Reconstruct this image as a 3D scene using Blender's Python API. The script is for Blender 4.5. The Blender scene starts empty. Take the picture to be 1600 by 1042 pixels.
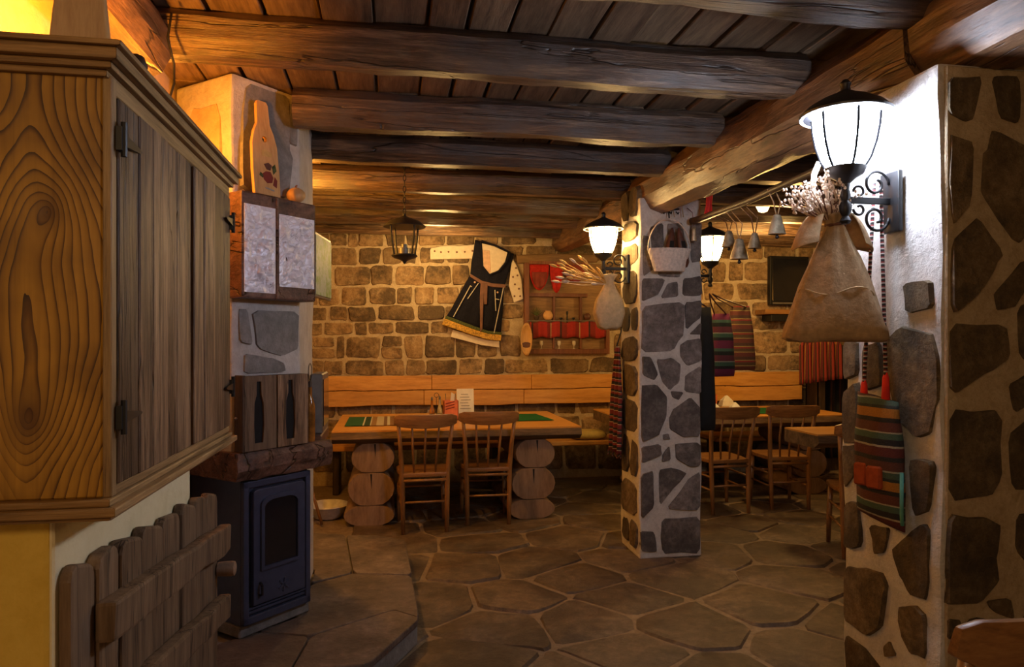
import bpy, bmesh, math, random
from math import sin, cos, tan, pi, atan, sqrt, radians
from mathutils import Vector, noise
random.seed(7)
SC = bpy.context.scene
COL = SC.collection

# ------------------------------------------------------------------ camera, light, exposure
F, CX, HY, EYE = 1090.0, 800.0, 535.0, 1.45
TH = atan(190 / 1090)
cam = bpy.data.cameras.new('camera')
cam.sensor_width = 36.0
cam.lens = F / 1600 * 36
cam.shift_y = (HY - 521) / 1600
cam.clip_start = 0.05
camo = bpy.data.objects.new('camera', cam)
COL.objects.link(camo)
camo.location = (0, 0, EYE)
camo.rotation_euler = (pi / 2, 0, -TH)
SC.camera = camo
SC.view_settings.view_transform = 'Standard'
SC.view_settings.look = 'None'
SC.view_settings.gamma = 1
SC.view_settings.exposure = 0.85
SC.view_settings.use_curve_mapping = False
w = bpy.data.worlds.new('world'); SC.world = w
w.use_nodes = True
w.node_tree.nodes['Background'].inputs[0].default_value = (0.02, 0.02, 0.025, 1)
w.node_tree.nodes['Background'].inputs[1].default_value = 0.3

COOL = (0.74, 0.82, 1.0)
WARM = (1.0, 0.62, 0.22)
AMBER = (1.0, 0.40, 0.05)
NEAR_LAMP, FAR_LAMP = 74.0, 36.0            # radiance of the lamp shades

def light(name, loc, power, col, size=0.05):
    l = bpy.data.lights.new(name, 'POINT')
    l.energy = power; l.color = col; l.shadow_soft_size = size
    o = bpy.data.objects.new(name, l); COL.objects.link(o); o.location = loc
    return o
# uplighter on the cupboard, turned to the wall
sl_ = bpy.data.lights.new('lamp_on_cupboard_light', 'SPOT'); sl_.energy = 52; sl_.color = (1.0, 0.34, 0.02); sl_.spot_size = radians(116); sl_.spot_blend = .6; sl_.shadow_soft_size = .03
slo = bpy.data.objects.new('lamp_on_cupboard_light', sl_); COL.objects.link(slo); slo.location = (-0.74, 1.95, 2.05)
slo.rotation_euler = Vector((-.30, .50, .78)).to_track_quat('-Z', 'Y').to_euler()
light('lamp_behind_cupboard_light', (-0.90, 3.02, 2.24), 6.5, (1.0, 0.34, 0.03), 0.03)
light('alcove_lamp_light', (-0.62, 4.52, 2.28), 30, (1.0, 0.42, 0.05), 0.05)
light('unseen_table_light', (0.45, 6.55, 2.32), 17, (1.0, 0.60, 0.2), 0.15)  # unseen warm point over the long table, no fixture
light('bay_lamp_light', (3.6, 5.9, 2.25), 34, (1.0, 0.56, 0.16), 0.12)
light('unseen_fill_light', (-0.45, -0.5, 2.1), 17, (1.0, 0.66, 0.34), 0.2)  # warm fill added behind the camera, stands for no visible lamp

# ------------------------------------------------------------------ pixel rays onto real planes
_c, _s = cos(TH), sin(TH)
def ray(px, py):
    a = (px - CX) / F
    return (a * _c + _s, -a * _s + _c, (HY - py) / F)
def onX(px, py, X):
    r = ray(px, py); t = X / r[0]; return (X, t * r[1], EYE + t * r[2])
def onY(px, py, Y):
    r = ray(px, py); t = Y / r[1]; return (t * r[0], Y, EYE + t * r[2])
def onZ(px, py, Z):
    r = ray(px, py); t = (Z - EYE) / r[2]; return (t * r[0], t * r[1], Z)

# ------------------------------------------------------------------ mesh building
class MB:
    def __init__(self, T=None):
        self.v = []; self.f = []; self.T = T
    def add(self, vs, fs):
        n = len(self.v)
        self.v += [tuple(self.T(*p)) if self.T else tuple(p) for p in vs]
        self.f += [tuple(i + n for i in f) for f in fs]
        return self
    def box(self, x0, x1, y0, y1, z0, z1):
        vs = [(x, y, z) for z in (z0, z1) for y in (y0, y1) for x in (x0, x1)]
        return self.add(vs, [(0, 2, 3, 1), (4, 5, 7, 6), (0, 1, 5, 4), (2, 6, 7, 3), (0, 4, 6, 2), (1, 3, 7, 5)])
    def prism(self, a, b):
        """two matching outlines a (front) and b (back)"""
        n = len(a)
        fs = [tuple(range(n)), tuple(range(2 * n - 1, n - 1, -1))]
        fs += [(i, i + n, (i + 1) % n + n, (i + 1) % n) for i in range(n)]
        return self.add(list(a) + list(b), fs)
    def rings(self, rs, cap=True):
        n = len(rs[0]); fs = []
        for k in range(len(rs) - 1):
            for i in range(n):
                j = (i + 1) % n
                fs.append((k * n + i, k * n + j, (k + 1) * n + j, (k + 1) * n + i))
        if cap:
            fs.append(tuple(range(n - 1, -1, -1)))
            fs.append(tuple((len(rs) - 1) * n + i for i in range(n)))
        return self.add([p for r in rs for p in r], fs)
    def lathe(self, prof, c=(0, 0, 0), n=16, sx=1, sy=1, cap=True, axis='z'):
        rs = []
        for r, z in prof:
            ring = []
            for i in range(n):
                a = 2 * pi * i / n
                p = (r * cos(a) * sx, r * sin(a) * sy, z)
                if axis == 'y': p = (p[0], p[2], -p[1])
                if axis == 'x': p = (p[2], p[0], p[1])
                ring.append((c[0] + p[0], c[1] + p[1], c[2] + p[2]))
            rs.append(ring)
        return self.rings(rs, cap)
    def tube(self, pts, r, n=8, flat=1.0, cap=True):
        pts = [Vector(p) for p in pts]
        rs = []; ref = None
        for i, p in enumerate(pts):
            d = (pts[min(i + 1, len(pts) - 1)] - pts[max(i - 1, 0)])
            d = d.normalized() if d.length > 1e-9 else Vector((0, 0, 1))
            if ref is None:
                ref = Vector((0, 0, 1)) if abs(d.z) < .9 else Vector((0, 1, 0))
            a = (ref - d * ref.dot(d)); a = a.normalized() if a.length > 1e-6 else d.orthogonal().normalized()
            ref = a
            b = d.cross(a)
            rr = r[i] if isinstance(r, (list, tuple)) else r
            rs.append([tuple(p + a * rr * cos(2 * pi * k / n) + b * rr * flat * sin(2 * pi * k / n)) for k in range(n)])
        return self.rings(rs, cap)
    def sheet(self, fn, nu, nv, off):
        """two-sided cloth: fn(u,v) point; off thickness vector"""
        vs = []; fs = []
        for s in (0, 1):
            for j in range(nv + 1):
                for i in range(nu + 1):
                    p = fn(i / nu, j / nv)
                    vs.append((p[0] + off[0] * s, p[1] + off[1] * s, p[2] + off[2] * s))
        N = (nu + 1) * (nv + 1); W = nu + 1
        for j in range(nv):
            for i in range(nu):
                a, b, c, d = j * W + i, j * W + i + 1, (j + 1) * W + i + 1, (j + 1) * W + i
                fs.append((a, b, c, d)); fs.append((a + N, d + N, c + N, b + N))
        for j in range(nv):
            a, d = j * W, (j + 1) * W; fs.append((a, d, d + N, a + N))
            a, d = j * W + nu, (j + 1) * W + nu; fs.append((a, a + N, d + N, d))
        for i in range(nu):
            fs.append((i, i + N, i + 1 + N, i + 1))
            a = nv * W + i; fs.append((a, a + 1, a + 1 + N, a + N))
        return self.add(vs, fs)
    def build(self, name, mat, parent=None, smooth=False, bevel=0, segs=1, local=False, kind=None):
        me = bpy.data.meshes.new(name)
        off = (0, 0, 0)
        if parent is not None and not local: off = BASE.get(parent.name, (0, 0, 0))
        me.from_pydata([(x - off[0], y - off[1], z - off[2]) for x, y, z in self.v], [], self.f)
        bm = bmesh.new(); bm.from_mesh(me)
        bmesh.ops.recalc_face_normals(bm, faces=bm.faces)
        if bevel:
            es = [e for e in bm.edges if len(e.link_faces) == 2 and e.calc_face_angle(0) > .5]
            bmesh.ops.bevel(bm, geom=es, offset=bevel, segments=segs, affect='EDGES', profile=.6, clamp_overlap=True)
        bm.to_mesh(me); bm.free()
        if smooth:
            for p in me.polygons: p.use_smooth = True
            if smooth == 'auto':
                me.set_sharp_from_angle(angle=radians(40))
            if smooth == 'beam':
                me.set_sharp_from_angle(angle=radians(24))
        me.materials.append(mat)
        o = bpy.data.objects.new(name, me); COL.objects.link(o)
        if parent is not None:
            o.parent = parent; BASE[o.name] = BASE.get(parent.name, (0, 0, 0))
        if kind: o['kind'] = kind
        return o
BASE = {}
def thing(name, label, cat, loc=(0, 0, 0), rotz=0, group=None):
    o = bpy.data.objects.new(name, None); COL.objects.link(o)
    o.empty_display_size = .1
    o.location = loc; o.rotation_euler = (0, 0, rotz); BASE[o.name] = tuple(loc)
    return tag(o, label, cat, group)
def tag(o, label, cat, group=None):
    o['label'] = label; o['category'] = cat
    if group: o['group'] = group
    return o
def struct(o):
    o['kind'] = 'structure'; return o
def dup(root, loc, rotz, label):
    r = root.copy(); COL.objects.link(r); r.location = loc; r.rotation_euler = (0, 0, rotz); r['label'] = label
    for ch in list(root.children):
        c = ch.copy(); COL.objects.link(c); c.parent = r
        for g in list(ch.children):
            d = g.copy(); COL.objects.link(d); d.parent = c
    return r
def nz(x, y, z, k=1.0):
    return noise.noise(Vector((x * k, y * k, z * k)))

# ------------------------------------------------------------------ materials
def newmat(name):
    m = bpy.data.materials.new(name); m.use_nodes = True
    nt = m.node_tree; b = nt.nodes['Principled BSDF']
    return m, nt, b
def N(nt, typ, **kw):
    n = nt.nodes.new(typ)
    for k, v in kw.items(): setattr(n, k, v)
    return n
def coords(nt, scale, rnd=True):
    tc = N(nt, 'ShaderNodeTexCoord'); mp = N(nt, 'ShaderNodeMapping')
    nt.links.new(tc.outputs['Object'], mp.inputs['Vector'])
    mp.inputs['Scale'].default_value = scale
    oi = N(nt, 'ShaderNodeObjectInfo')
    if rnd:
        ml = N(nt, 'ShaderNodeVectorMath', operation='SCALE'); ml.inputs[0].default_value = (37.0, 17.0, 53.0)
        nt.links.new(oi.outputs['Random'], ml.inputs['Scale'])
        nt.links.new(ml.outputs[0], mp.inputs['Location'])
    return mp.outputs[0], oi.outputs['Random']
def ramp(nt, fac, stops):
    r = N(nt, 'ShaderNodeValToRGB')
    e = r.color_ramp.elements
    e[0].position, e[0].color = stops[0][0], (*stops[0][1], 1)
    e[1].position, e[1].color = stops[-1][0], (*stops[-1][1], 1)
    for p, c in stops[1:-1]:
        x = e.new(p); x.color = (*c, 1)
    nt.links.new(fac, r.inputs[0]); return r.outputs[0]
def tex_noise(nt, vec, scale, detail=5, rough=.6, dist=0):
    t = N(nt, 'ShaderNodeTexNoise'); t.inputs['Scale'].default_value = scale
    t.inputs['Detail'].default_value = detail; t.inputs['Roughness'].default_value = rough; t.inputs['Distortion'].default_value = dist
    nt.links.new(vec, t.inputs['Vector']); return t.outputs['Fac']
def mixc(nt, fac, a, b, typ='MIX'):
    m = N(nt, 'ShaderNodeMix', data_type='RGBA', blend_type=typ)
    for s, v in ((0, fac), (6, a), (7, b)):
        if hasattr(v, 'links'): nt.links.new(v, m.inputs[s])
        elif s == 0: m.inputs[0].default_value = v
        else: m.inputs[s].default_value = (*v, 1)
    return m.outputs[2]
def mth(nt, op, a, b=0.0):
    m = N(nt, 'ShaderNodeMath', operation=op)
    for i, v in enumerate((a, b)):
        if hasattr(v, 'links'): nt.links.new(v, m.inputs[i])
        else: m.inputs[i].default_value = v
    return m.outputs[0]
def bump(nt, b, h, strength, dist=.01):
    n = N(nt, 'ShaderNodeBump'); n.inputs['Strength'].default_value = strength; n.inputs['Distance'].default_value = dist
    nt.links.new(h, n.inputs['Height']); nt.links.new(n.outputs[0], b.inputs['Normal'])
def setval(nt, col, rnd, lo, hi):
    """brightness differs from object to object"""
    h = N(nt, 'ShaderNodeHueSaturation')
    mr = N(nt, 'ShaderNodeMapRange'); mr.inputs[3].default_value = lo; mr.inputs[4].default_value = hi
    nt.links.new(rnd, mr.inputs[0]); nt.links.new(mr.outputs[0], h.inputs['Value'])
    nt.links.new(col, h.inputs['Color']); return h.outputs[0]

def wood(name, dark, mid, lite, axis='x', grain=9.0, rough=.5, bmp=.35, var=(.8, 1.2), patch=None, spec=.4, crack=.0):
    m, nt, b = newmat(name)
    s = {'x': (.7, grain, grain), 'y': (grain, .7, grain), 'z': (grain, grain, .7)}[axis]
    v, rnd = coords(nt, s)
    f1 = tex_noise(nt, v, 1.6, 8, .65, 1.2)
    f2 = tex_noise(nt, v, 7.0, 4, .6, .4)
    f3 = tex_noise(nt, v, 24.0, 4, .7, .2)
    f = mth(nt, 'ADD', mth(nt, 'ADD', mth(nt, 'MULTIPLY', f1, .52), mth(nt, 'MULTIPLY', f2, .28)), mth(nt, 'MULTIPLY', f3, .20))
    c = ramp(nt, f, [(.38, dark), (.49, mid), (.61, lite)])
    if crack:
        ck = mth(nt, 'ABSOLUTE', mth(nt, 'SUBTRACT', tex_noise(nt, v, .85, 4, .6, .5), .5))
        ckr = ramp(nt, ck, [(.0, (1 - crack,) * 3), (.012, (1, 1, 1))])
        c = mixc(nt, 1.0, c, ckr, 'MULTIPLY')
        f = mth(nt, 'MULTIPLY', f, ckr)
    if patch:
        v2, _ = coords(nt, (1, 1, 1))
        p = ramp(nt, tex_noise(nt, v2, 2.6, 5, .6), [(.5, (0, 0, 0)), (.68, (1, 1, 1))])
        c = mixc(nt, p, c, patch)
    nt.links.new(setval(nt, c, rnd, *var), b.inputs['Base Color'])
    b.inputs['Roughness'].default_value = rough
    b.inputs['Specular IOR Level'].default_value = spec
    bump(nt, b, f, bmp, .012)
    return m
def stone(name, cols, rough=.8, bmp=.6, scale=7.0, var=(.7, 1.25), spec=.3, blotch=None, amount=.5):
    m, nt, b = newmat(name)
    v, rnd = coords(nt, (1, 1, 1))
    f1 = tex_noise(nt, v, scale, 8, .7, .5); f2 = tex_noise(nt, v, scale * 5, 6, .75)
    f = mth(nt, 'ADD', mth(nt, 'MULTIPLY', f1, .6), mth(nt, 'MULTIPLY', f2, .4))
    st = [(.36 + .28 * i / (len(cols) - 1), c) for i, c in enumerate(cols)]
    c = setval(nt, ramp(nt, f, st), rnd, *var)
    if blotch:
        g = mth(nt, 'ADD', mth(nt, 'MULTIPLY', tex_noise(nt, v, scale * .55, 3, .6), .55), mth(nt, 'MULTIPLY', tex_noise(nt, v, scale * 3.2, 7, .8), .45))
        k = ramp(nt, g, [(.47, (0, 0, 0)), (.58, (amount, amount, amount))])
        c = mixc(nt, k, c, blotch)
    nt.links.new(c, b.inputs['Base Color'])
    b.inputs['Roughness'].default_value = rough; b.inputs['Specular IOR Level'].default_value = spec
    bump(nt, b, f, bmp, .03)
    return m
def plain(name, col, rough=.5, metal=0, spec=.5, mott=.15, bmp=.0, scale=20):
    m, nt, b = newmat(name)
    v, rnd = coords(nt, (1, 1, 1))
    f = tex_noise(nt, v, scale, 4, .6)
    lo = tuple(c * (1 - mott) for c in col); hi = tuple(min(1, c * (1 + mott)) for c in col)
    nt.links.new(ramp(nt, f, [(.35, lo), (.65, hi)]), b.inputs['Base Color'])
    b.inputs['Roughness'].default_value = rough; b.inputs['Metallic'].default_value = metal
    b.inputs['Specular IOR Level'].default_value = spec
    if bmp: bump(nt, b, f, bmp, .01)
    return m
def emit(name, col, strength):
    m, nt, b = newmat(name)
    b.inputs['Base Color'].default_value = (.9, .9, .88, 1)
    b.inputs['Emission Color'].default_value = (*col, 1)
    b.inputs['Emission Strength'].default_value = strength
    return m
def stripes(name, cols, axis, freq, rough=.9, off=0.0):
    """woven bands: constant colour stops repeating along one object axis"""
    m, nt, b = newmat(name)
    tc = N(nt, 'ShaderNodeTexCoord'); sp = N(nt, 'ShaderNodeSeparateXYZ')
    nt.links.new(tc.outputs['Object'], sp.inputs[0])
    wob = tex_noise(nt, tc.outputs['Object'], 30, 2)
    x = mth(nt, 'ADD', sp.outputs['XYZ'.index(axis.upper())], mth(nt, 'MULTIPLY', wob, .004))
    fr = mth(nt, 'FRACT', mth(nt, 'ADD', mth(nt, 'MULTIPLY', x, freq), off + 50))
    r = N(nt, 'ShaderNodeValToRGB'); r.color_ramp.interpolation = 'CONSTANT'
    e = r.color_ramp.elements
    tot = sum(wd for _, wd in cols); p = 0
    for i, (c, wd) in enumerate(cols):
        el = e[i] if i < 2 else e.new(p)
        el.position = p; el.color = (*c, 1); p += wd / tot
    nt.links.new(fr, r.inputs[0])
    wv = tex_noise(nt, tc.outputs['Object'], 260, 2)
    nt.links.new(mixc(nt, .35, r.outputs[0], ramp(nt, wv, [(.3, (.2, .2, .2)), (.7, (1, 1, 1))]), 'MULTIPLY'), b.inputs['Base Color'])
    b.inputs['Roughness'].default_value = rough
    bump(nt, b, wv, .4, .004)
    return m

M = {}
M['beam'] = wood('hewn_beam_wood', (.022, .012, .008), (.085, .048, .028), (.25, .155, .09), 'x', 9, .42, 1.0, (.85, 1.15), patch=(.095, .078, .070), spec=.5, crack=.75)
M['beamy'] = wood('hewn_long_beam_wood', (.03, .015, .008), (.13, .066, .034), (.29, .16, .08), 'y', 6, .42, .7, (.85, 1.1), patch=(.10, .055, .03), crack=.75)
M['plank'] = wood('ceiling_plank_wood', (.06, .035, .019), (.14, .086, .048), (.225, .15, .088), 'y', 7, .62, .35, (.75, 1.2))
M['door'] = wood('weathered_door_wood', (.038, .02, .011), (.13, .074, .041), (.34, .215, .125), 'z', 9, .5, .7, (.62, 1.4), crack=.75)
M['oldplank'] = wood('old_plank_wood', (.09, .052, .028), (.17, .105, .06), (.25, .16, .095), 'z', 9, .7, .35, (.85, 1.12), crack=.75)
M['mould'] = wood('molding_wood', (.10, .055, .022), (.28, .17, .075), (.44, .28, .13), 'y', 16, .45, .4, (.95, 1.05))
M['mouldz'] = wood('molding_wood_upright', (.10, .055, .022), (.26, .16, .07), (.40, .26, .12), 'z', 16, .45, .4, (.95, 1.05))
M['mouldx'] = wood('molding_wood_end', (.09, .045, .014), (.26, .14, .045), (.40, .23, .085), 'x', 16, .45, .4, (.95, 1.05))
M['honey'] = wood('honey_bench_wood', (.42, .19, .04), (.58, .28, .065), (.68, .36, .095), 'x', 5, .45, .15, (.92, 1.06))
M['honeyz'] = wood('honey_board_wood', (.42, .22, .075), (.56, .32, .12), (.66, .40, .17), 'z', 6, .45, .15, (.95, 1.05))
M['tabletop'] = wood('table_top_wood', (.42, .18, .035), (.56, .27, .06), (.66, .34, .09), 'x', 6, .32, .1, (.95, 1.05), spec=.5)
M['bark'] = wood('bark_edge_wood', (.045, .03, .018), (.12, .075, .04), (.22, .14, .075), 'x', 5, .75, 1.0, (.9, 1.1))
M['logend'] = wood('sawn_log_end', (.14, .085, .05), (.235, .145, .09), (.31, .20, .13), 'z', 3, .75, .3, (.85, 1.15))
M['chair'] = wood('chair_wood', (.13, .055, .018), (.24, .11, .035), (.33, .165, .055), 'z', 10, .36, .12, (.9, 1.1), spec=.5)
M['chairx'] = wood('chair_crest_wood', (.13, .055, .018), (.24, .11, .035), (.33, .165, .055), 'x', 10, .36, .12, (.9, 1.1), spec=.5)
M['mantel'] = wood('carved_mantel_wood', (.035, .016, .011), (.12, .055, .035), (.24, .12, .08), 'x', 5, .38, 1.2, (.95, 1.05), crack=.75)
M['darkwood'] = wood('dark_carcass_wood', (.022, .013, .009), (.05, .030, .019), (.085, .052, .032), 'z', 6, .5, .4)
M['redwood'] = wood('red_brown_frame_wood', (.07, .022, .012), (.15, .05, .022), (.22, .085, .035), 'z', 8, .45, .2)
M['lintel'] = wood('lintel_wood', (.12, .065, .028), (.20, .115, .05), (.29, .175, .08), 'x', 7, .6, .3)
M['wallstone'] = stone('sandstone_wall_stone', [(.13, .075, .035), (.27, .17, .085), (.36, .24, .125), (.50, .36, .21)], .82, .9, 7, (.6, 1.2), .3, (.055, .040, .026), .75)
M['pillarstone'] = stone('grey_pillar_stone', [(.10, .085, .075), (.195, .165, .15), (.33, .29, .265)], .72, .9, 8, (.7, 1.3), .35, (.065, .058, .054), .65)
M['nearstone'] = stone('brown_pillar_stone', [(.085, .056, .028), (.16, .112, .06), (.26, .195, .115)], .75, .9, 8, (.65, 1.25), .3, (.05, .04, .03), .7)
M['flag'] = stone('floor_flagstone', [(.075, .05, .032), (.14, .098, .063), (.25, .18, .12)], .48, .8, 4, (.75, 1.2), .45, (.055, .04, .03), .7)
M['hearthstone'] = stone('hearth_flagstone', [(.085, .064, .053), (.15, .115, .095), (.25, .195, .16)], .5, .8, 4, (.85, 1.12), .4, (.06, .046, .04), .65)
M['greystone'] = stone('grey_chimney_stone', [(.13, .125, .12), (.20, .19, .185), (.30, .285, .275)], .6, .6, 6, (.9, 1.15), .35)
M['mortar'] = stone('sand_mortar', [(.40, .30, .18), (.52, .41, .26), (.64, .53, .36)], .9, .7, 14, (1, 1.0001))
M['palemortar'] = stone('pale_lime_mortar', [(.50, .45, .40), (.64, .59, .53), (.74, .70, .64)], .85, .5, 14, (1, 1.0001))
M['whitewash'] = stone('rough_whitewash', [(.55, .53, .50), (.70, .68, .65), (.80, .78, .75)], .8, .9, 9, (1, 1.0001))
M['floormortar'] = stone('floor_mortar', [(.17, .12, .073), (.25, .185, .12), (.33, .25, .165)], .65, .4, 14, (1, 1.0001))
M['chimney'] = stone('chimney_render', [(.42, .38, .35), (.55, .51, .48), (.66, .62, .59)], .7, .7, 6, (1, 1.0001))
M['plaster'] = stone('yellow_plaster', [(.66, .43, .06), (.74, .50, .085), (.80, .56, .11)], .75, .2, 5, (1, 1.0001))
M['cream'] = stone('cream_plaster', [(.72, .62, .36), (.78, .68, .42), (.82, .73, .48)], .75, .2, 6, (1, 1.0001))
M['oldwall'] = stone('ochre_wall_plaster', [(.48, .36, .22), (.60, .46, .29), (.68, .54, .36)], .8, .4, 4, (1, 1.0001))
M['iron'] = plain('black_iron', (.012, .012, .014), .45, .3)
M['stove'] = plain('blue_black_cast_iron', (.056, .068, .125), .34, .25, .5, .1)
M['blackvoid'] = plain('hollow_black', (.008, .007, .007), .9)  # black standing for the dark inside cut-outs, cracks and shoes
M['rib'] = plain('matt_black_rib', (.004, .004, .005), .9, 0, .05)
M['lampcap'] = plain('lamp_black_enamel', (.022, .022, .026), .4, .2)
M['lampin'] = plain('lamp_white_enamel', (.8, .8, .78), .5)
M['shade_cool'] = emit('lit_lamp_glass_cool', COOL, NEAR_LAMP)
M['shade_warm'] = emit('lit_lamp_glass_warm', WARM, FAR_LAMP)
M['bulb'] = emit('lit_bulb', (1, .6, .15), 20)
M['globe'] = emit('lit_globe', (1, .74, .4), 2.2)
M['burlap'] = plain('natural_burlap', (.42, .29, .165), .92, 0, .15, .16, .35, 45)
M['sackwarm'] = plain('pale_linen_sack', (.62, .47, .27), .92, 0, .15, .12, .3, 40)
M['straw'] = plain('dry_straw', (.62, .40, .13), .8)
M['dryflower'] = plain('pale_dry_flower', (.72, .58, .46), .85)
M['twig'] = plain('brown_twig', (.16, .07, .05), .8)
M['white'] = plain('white_paper', (.78, .76, .72), .7, 0, .3, .05)
M['ink'] = plain('grey_print', (.30, .29, .28), .8)
M['navy'] = plain('dark_wool', (.012, .012, .02), .95, 0, .1, .2, .2, 60)
M['blouse'] = plain('white_cotton', (.66, .57, .44), .9, 0, .15, .06, .2, 30)
M['pinkcotton'] = plain('pink_lining', (.60, .40, .28), .9, 0, .15)
M['sash'] = plain('brown_ribbon', (.16, .075, .05), .8)
M['gold'] = plain('gold_hem', (.45, .25, .03), .6, 0, .4, .5, .3, 60)
M['green'] = plain('green_braid', (.07, .085, .03), .8, 0, .2, .5, .2, 80)
M['thread'] = plain('silver_thread', (.55, .50, .42), .6)
M['red'] = plain('red_cloth', (.38, .02, .015), .85, 0, .2, .2, .2, 30)
M['redbright'] = plain('bright_red_yarn', (.75, .03, .02), .8)
M['oxblood'] = plain('oxblood_cloth', (.20, .03, .02), .85)
M['purple'] = plain('plum_wool', (.16, .02, .06), .95, 0, .1, .2)
M['glass'] = plain('cloudy_glass', (.55, .5, .42), .1, 0, .6)
M['brass'] = plain('bell_metal', (.50, .42, .28), .38, .45, .5, .3, .15, 30)
M['leather'] = plain('brown_leather', (.10, .035, .02), .45, 0, .5, .25, .2, 30)
M['basket'] = plain('whitewashed_basket', (.70, .60, .52), .8, 0, .3, .15, .5, 60)
M['oil'] = plain('amber_oil_glass', (.32, .12, .02), .12, 0, .6, .5, 0, 12)
M['orange'] = plain('orange_holder', (.72, .20, .08), .5)
M['screen'] = plain('dark_glass_screen', (.010, .011, .016), .12, 0, .6)
M['silver'] = plain('grey_device', (.16, .15, .14), .35, .3)
M['redled'] = emit('red_standby_led', (1, .1, .05), 3)
M['cushion'] = plain('mustard_cushion', (.52, .40, .13), .9, 0, .15, .12, .2, 25)
M['basin'] = plain('white_enamel_basin', (.62, .61, .62), .35)
M['pumpkin'] = plain('pale_wooden_pumpkin', (.58, .33, .13), .5, 0, .4, .12)
M['darktextile'] = plain('black_textile', (.012, .012, .012), .85)
M['patch'] = plain('burnt_orange_wool', (.30, .06, .018), .85, 0, .2, .15, .2, 40)
M['teal'] = plain('teal_cord', (.08, .28, .22), .85)

def m_cupboard():
    """varnished pine with nested arches of grain between knots"""
    m, nt, b = newmat('strong_grain_pine')
    tc = N(nt, 'ShaderNodeTexCoord')
    wob = N(nt, 'ShaderNodeTexNoise'); wob.inputs['Scale'].default_value = 3.5; wob.inputs['Detail'].default_value = 2
    nt.links.new(tc.outputs['Object'], wob.inputs['Vector'])
    wb_ = N(nt, 'ShaderNodeVectorMath', operation='MULTIPLY_ADD')
    nt.links.new(wob.outputs['Color'], wb_.inputs[0]); wb_.inputs[1].default_value = (.05, 0, .10); nt.links.new(tc.outputs['Object'], wb_.inputs[2])
    sp = N(nt, 'ShaderNodeSeparateXYZ'); nt.links.new(wb_.outputs[0], sp.inputs[0])
    X, Z = sp.outputs[0], sp.outputs[2]
    # growth field: parabolic arches about the board's heart, pinched at the knots
    dx = mth(nt, 'ADD', X, -.105)
    dx2 = mth(nt, 'SQRT', mth(nt, 'ADD', mth(nt, 'MULTIPLY', dx, dx), .0004))
    zw = mth(nt, 'SINE', mth(nt, 'MULTIPLY', mth(nt, 'ADD', Z, -.21), 7.5))
    arch = mth(nt, 'MULTIPLY', mth(nt, 'SUBTRACT', mth(nt, 'MULTIPLY', dx2, 30.0), mth(nt, 'MULTIPLY', zw, 1.7)), 1.0)
    knots = []
    for kx, kz, kr in ((.105, .235, .055), (.135, .60, .035), (.02, .73, .03)):
        a = mth(nt, 'MULTIPLY', mth(nt, 'ADD', X, -kx), 1.0); c_ = mth(nt, 'MULTIPLY', mth(nt, 'ADD', Z, -kz), .62)
        d = mth(nt, 'SQRT', mth(nt, 'ADD', mth(nt, 'MULTIPLY', a, a), mth(nt, 'MULTIPLY', c_, c_)))
        knots.append(mth(nt, 'POWER', 2.718, mth(nt, 'MULTIPLY', d, -1 / kr * 1.2)))
    fld = arch
    for k in knots: fld = mth(nt, 'SUBTRACT', fld, mth(nt, 'MULTIPLY', k, 2.6))
    irr = N(nt, 'ShaderNodeTexNoise'); irr.inputs['Scale'].default_value = 14; irr.inputs['Detail'].default_value = 4
    mpi = N(nt, 'ShaderNodeMapping'); mpi.inputs['Scale'].default_value = (1, 1, .22)
    nt.links.new(tc.outputs['Object'], mpi.inputs['Vector']); nt.links.new(mpi.outputs[0], irr.inputs['Vector'])
    fld = mth(nt, 'ADD', fld, mth(nt, 'MULTIPLY', irr.outputs['Fac'], .55))
    g = mth(nt, 'FRACT', mth(nt, 'MULTIPLY', fld, 1.9))
    soft = ramp(nt, tex_noise(nt, mpi.outputs[0], 5, 3), [(.35, (.45, .45, .45)), (.6, (1, 1, 1))])
    ring = mth(nt, 'MULTIPLY', mth(nt, 'POWER', g, 2.2), soft)
    v2 = N(nt, 'ShaderNodeMapping'); v2.inputs['Scale'].default_value = (30, 30, 1.2)
    nt.links.new(tc.outputs['Object'], v2.inputs['Vector'])
    fine = tex_noise(nt, v2.outputs[0], 2.0, 6, .6, .6)
    big = tex_noise(nt, tc.outputs['Object'], 5.0, 4, .6)
    c = ramp(nt, ring, [(.0, (.46, .235, .025)), (.5, (.35, .17, .017)), (.80, (.13, .052, .006)), (1, (.035, .013, .002))])
    c = mixc(nt, .5, c, ramp(nt, fine, [(.3, (.5, .44, .38)), (.6, (1, 1, 1))]), 'MULTIPLY')
    c = mixc(nt, .75, c, ramp(nt, big, [(.34, (.42, .36, .30)), (.6, (1, 1, 1))]), 'MULTIPLY')
    kk = knots[0]
    for k in knots[1:]: kk = mth(nt, 'MAXIMUM', kk, k)
    c = mixc(nt, ramp(nt, kk, [(.3, (0, 0, 0)), (.8, (.8, .8, .8))]), c, (.07, .022, .005))
    nt.links.new(c, b.inputs['Base Color'])
    b.inputs['Roughness'].default_value = .4
    bump(nt, b, ring, .2, .003)
    return m
M['cupside'] = m_cupboard()
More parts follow.
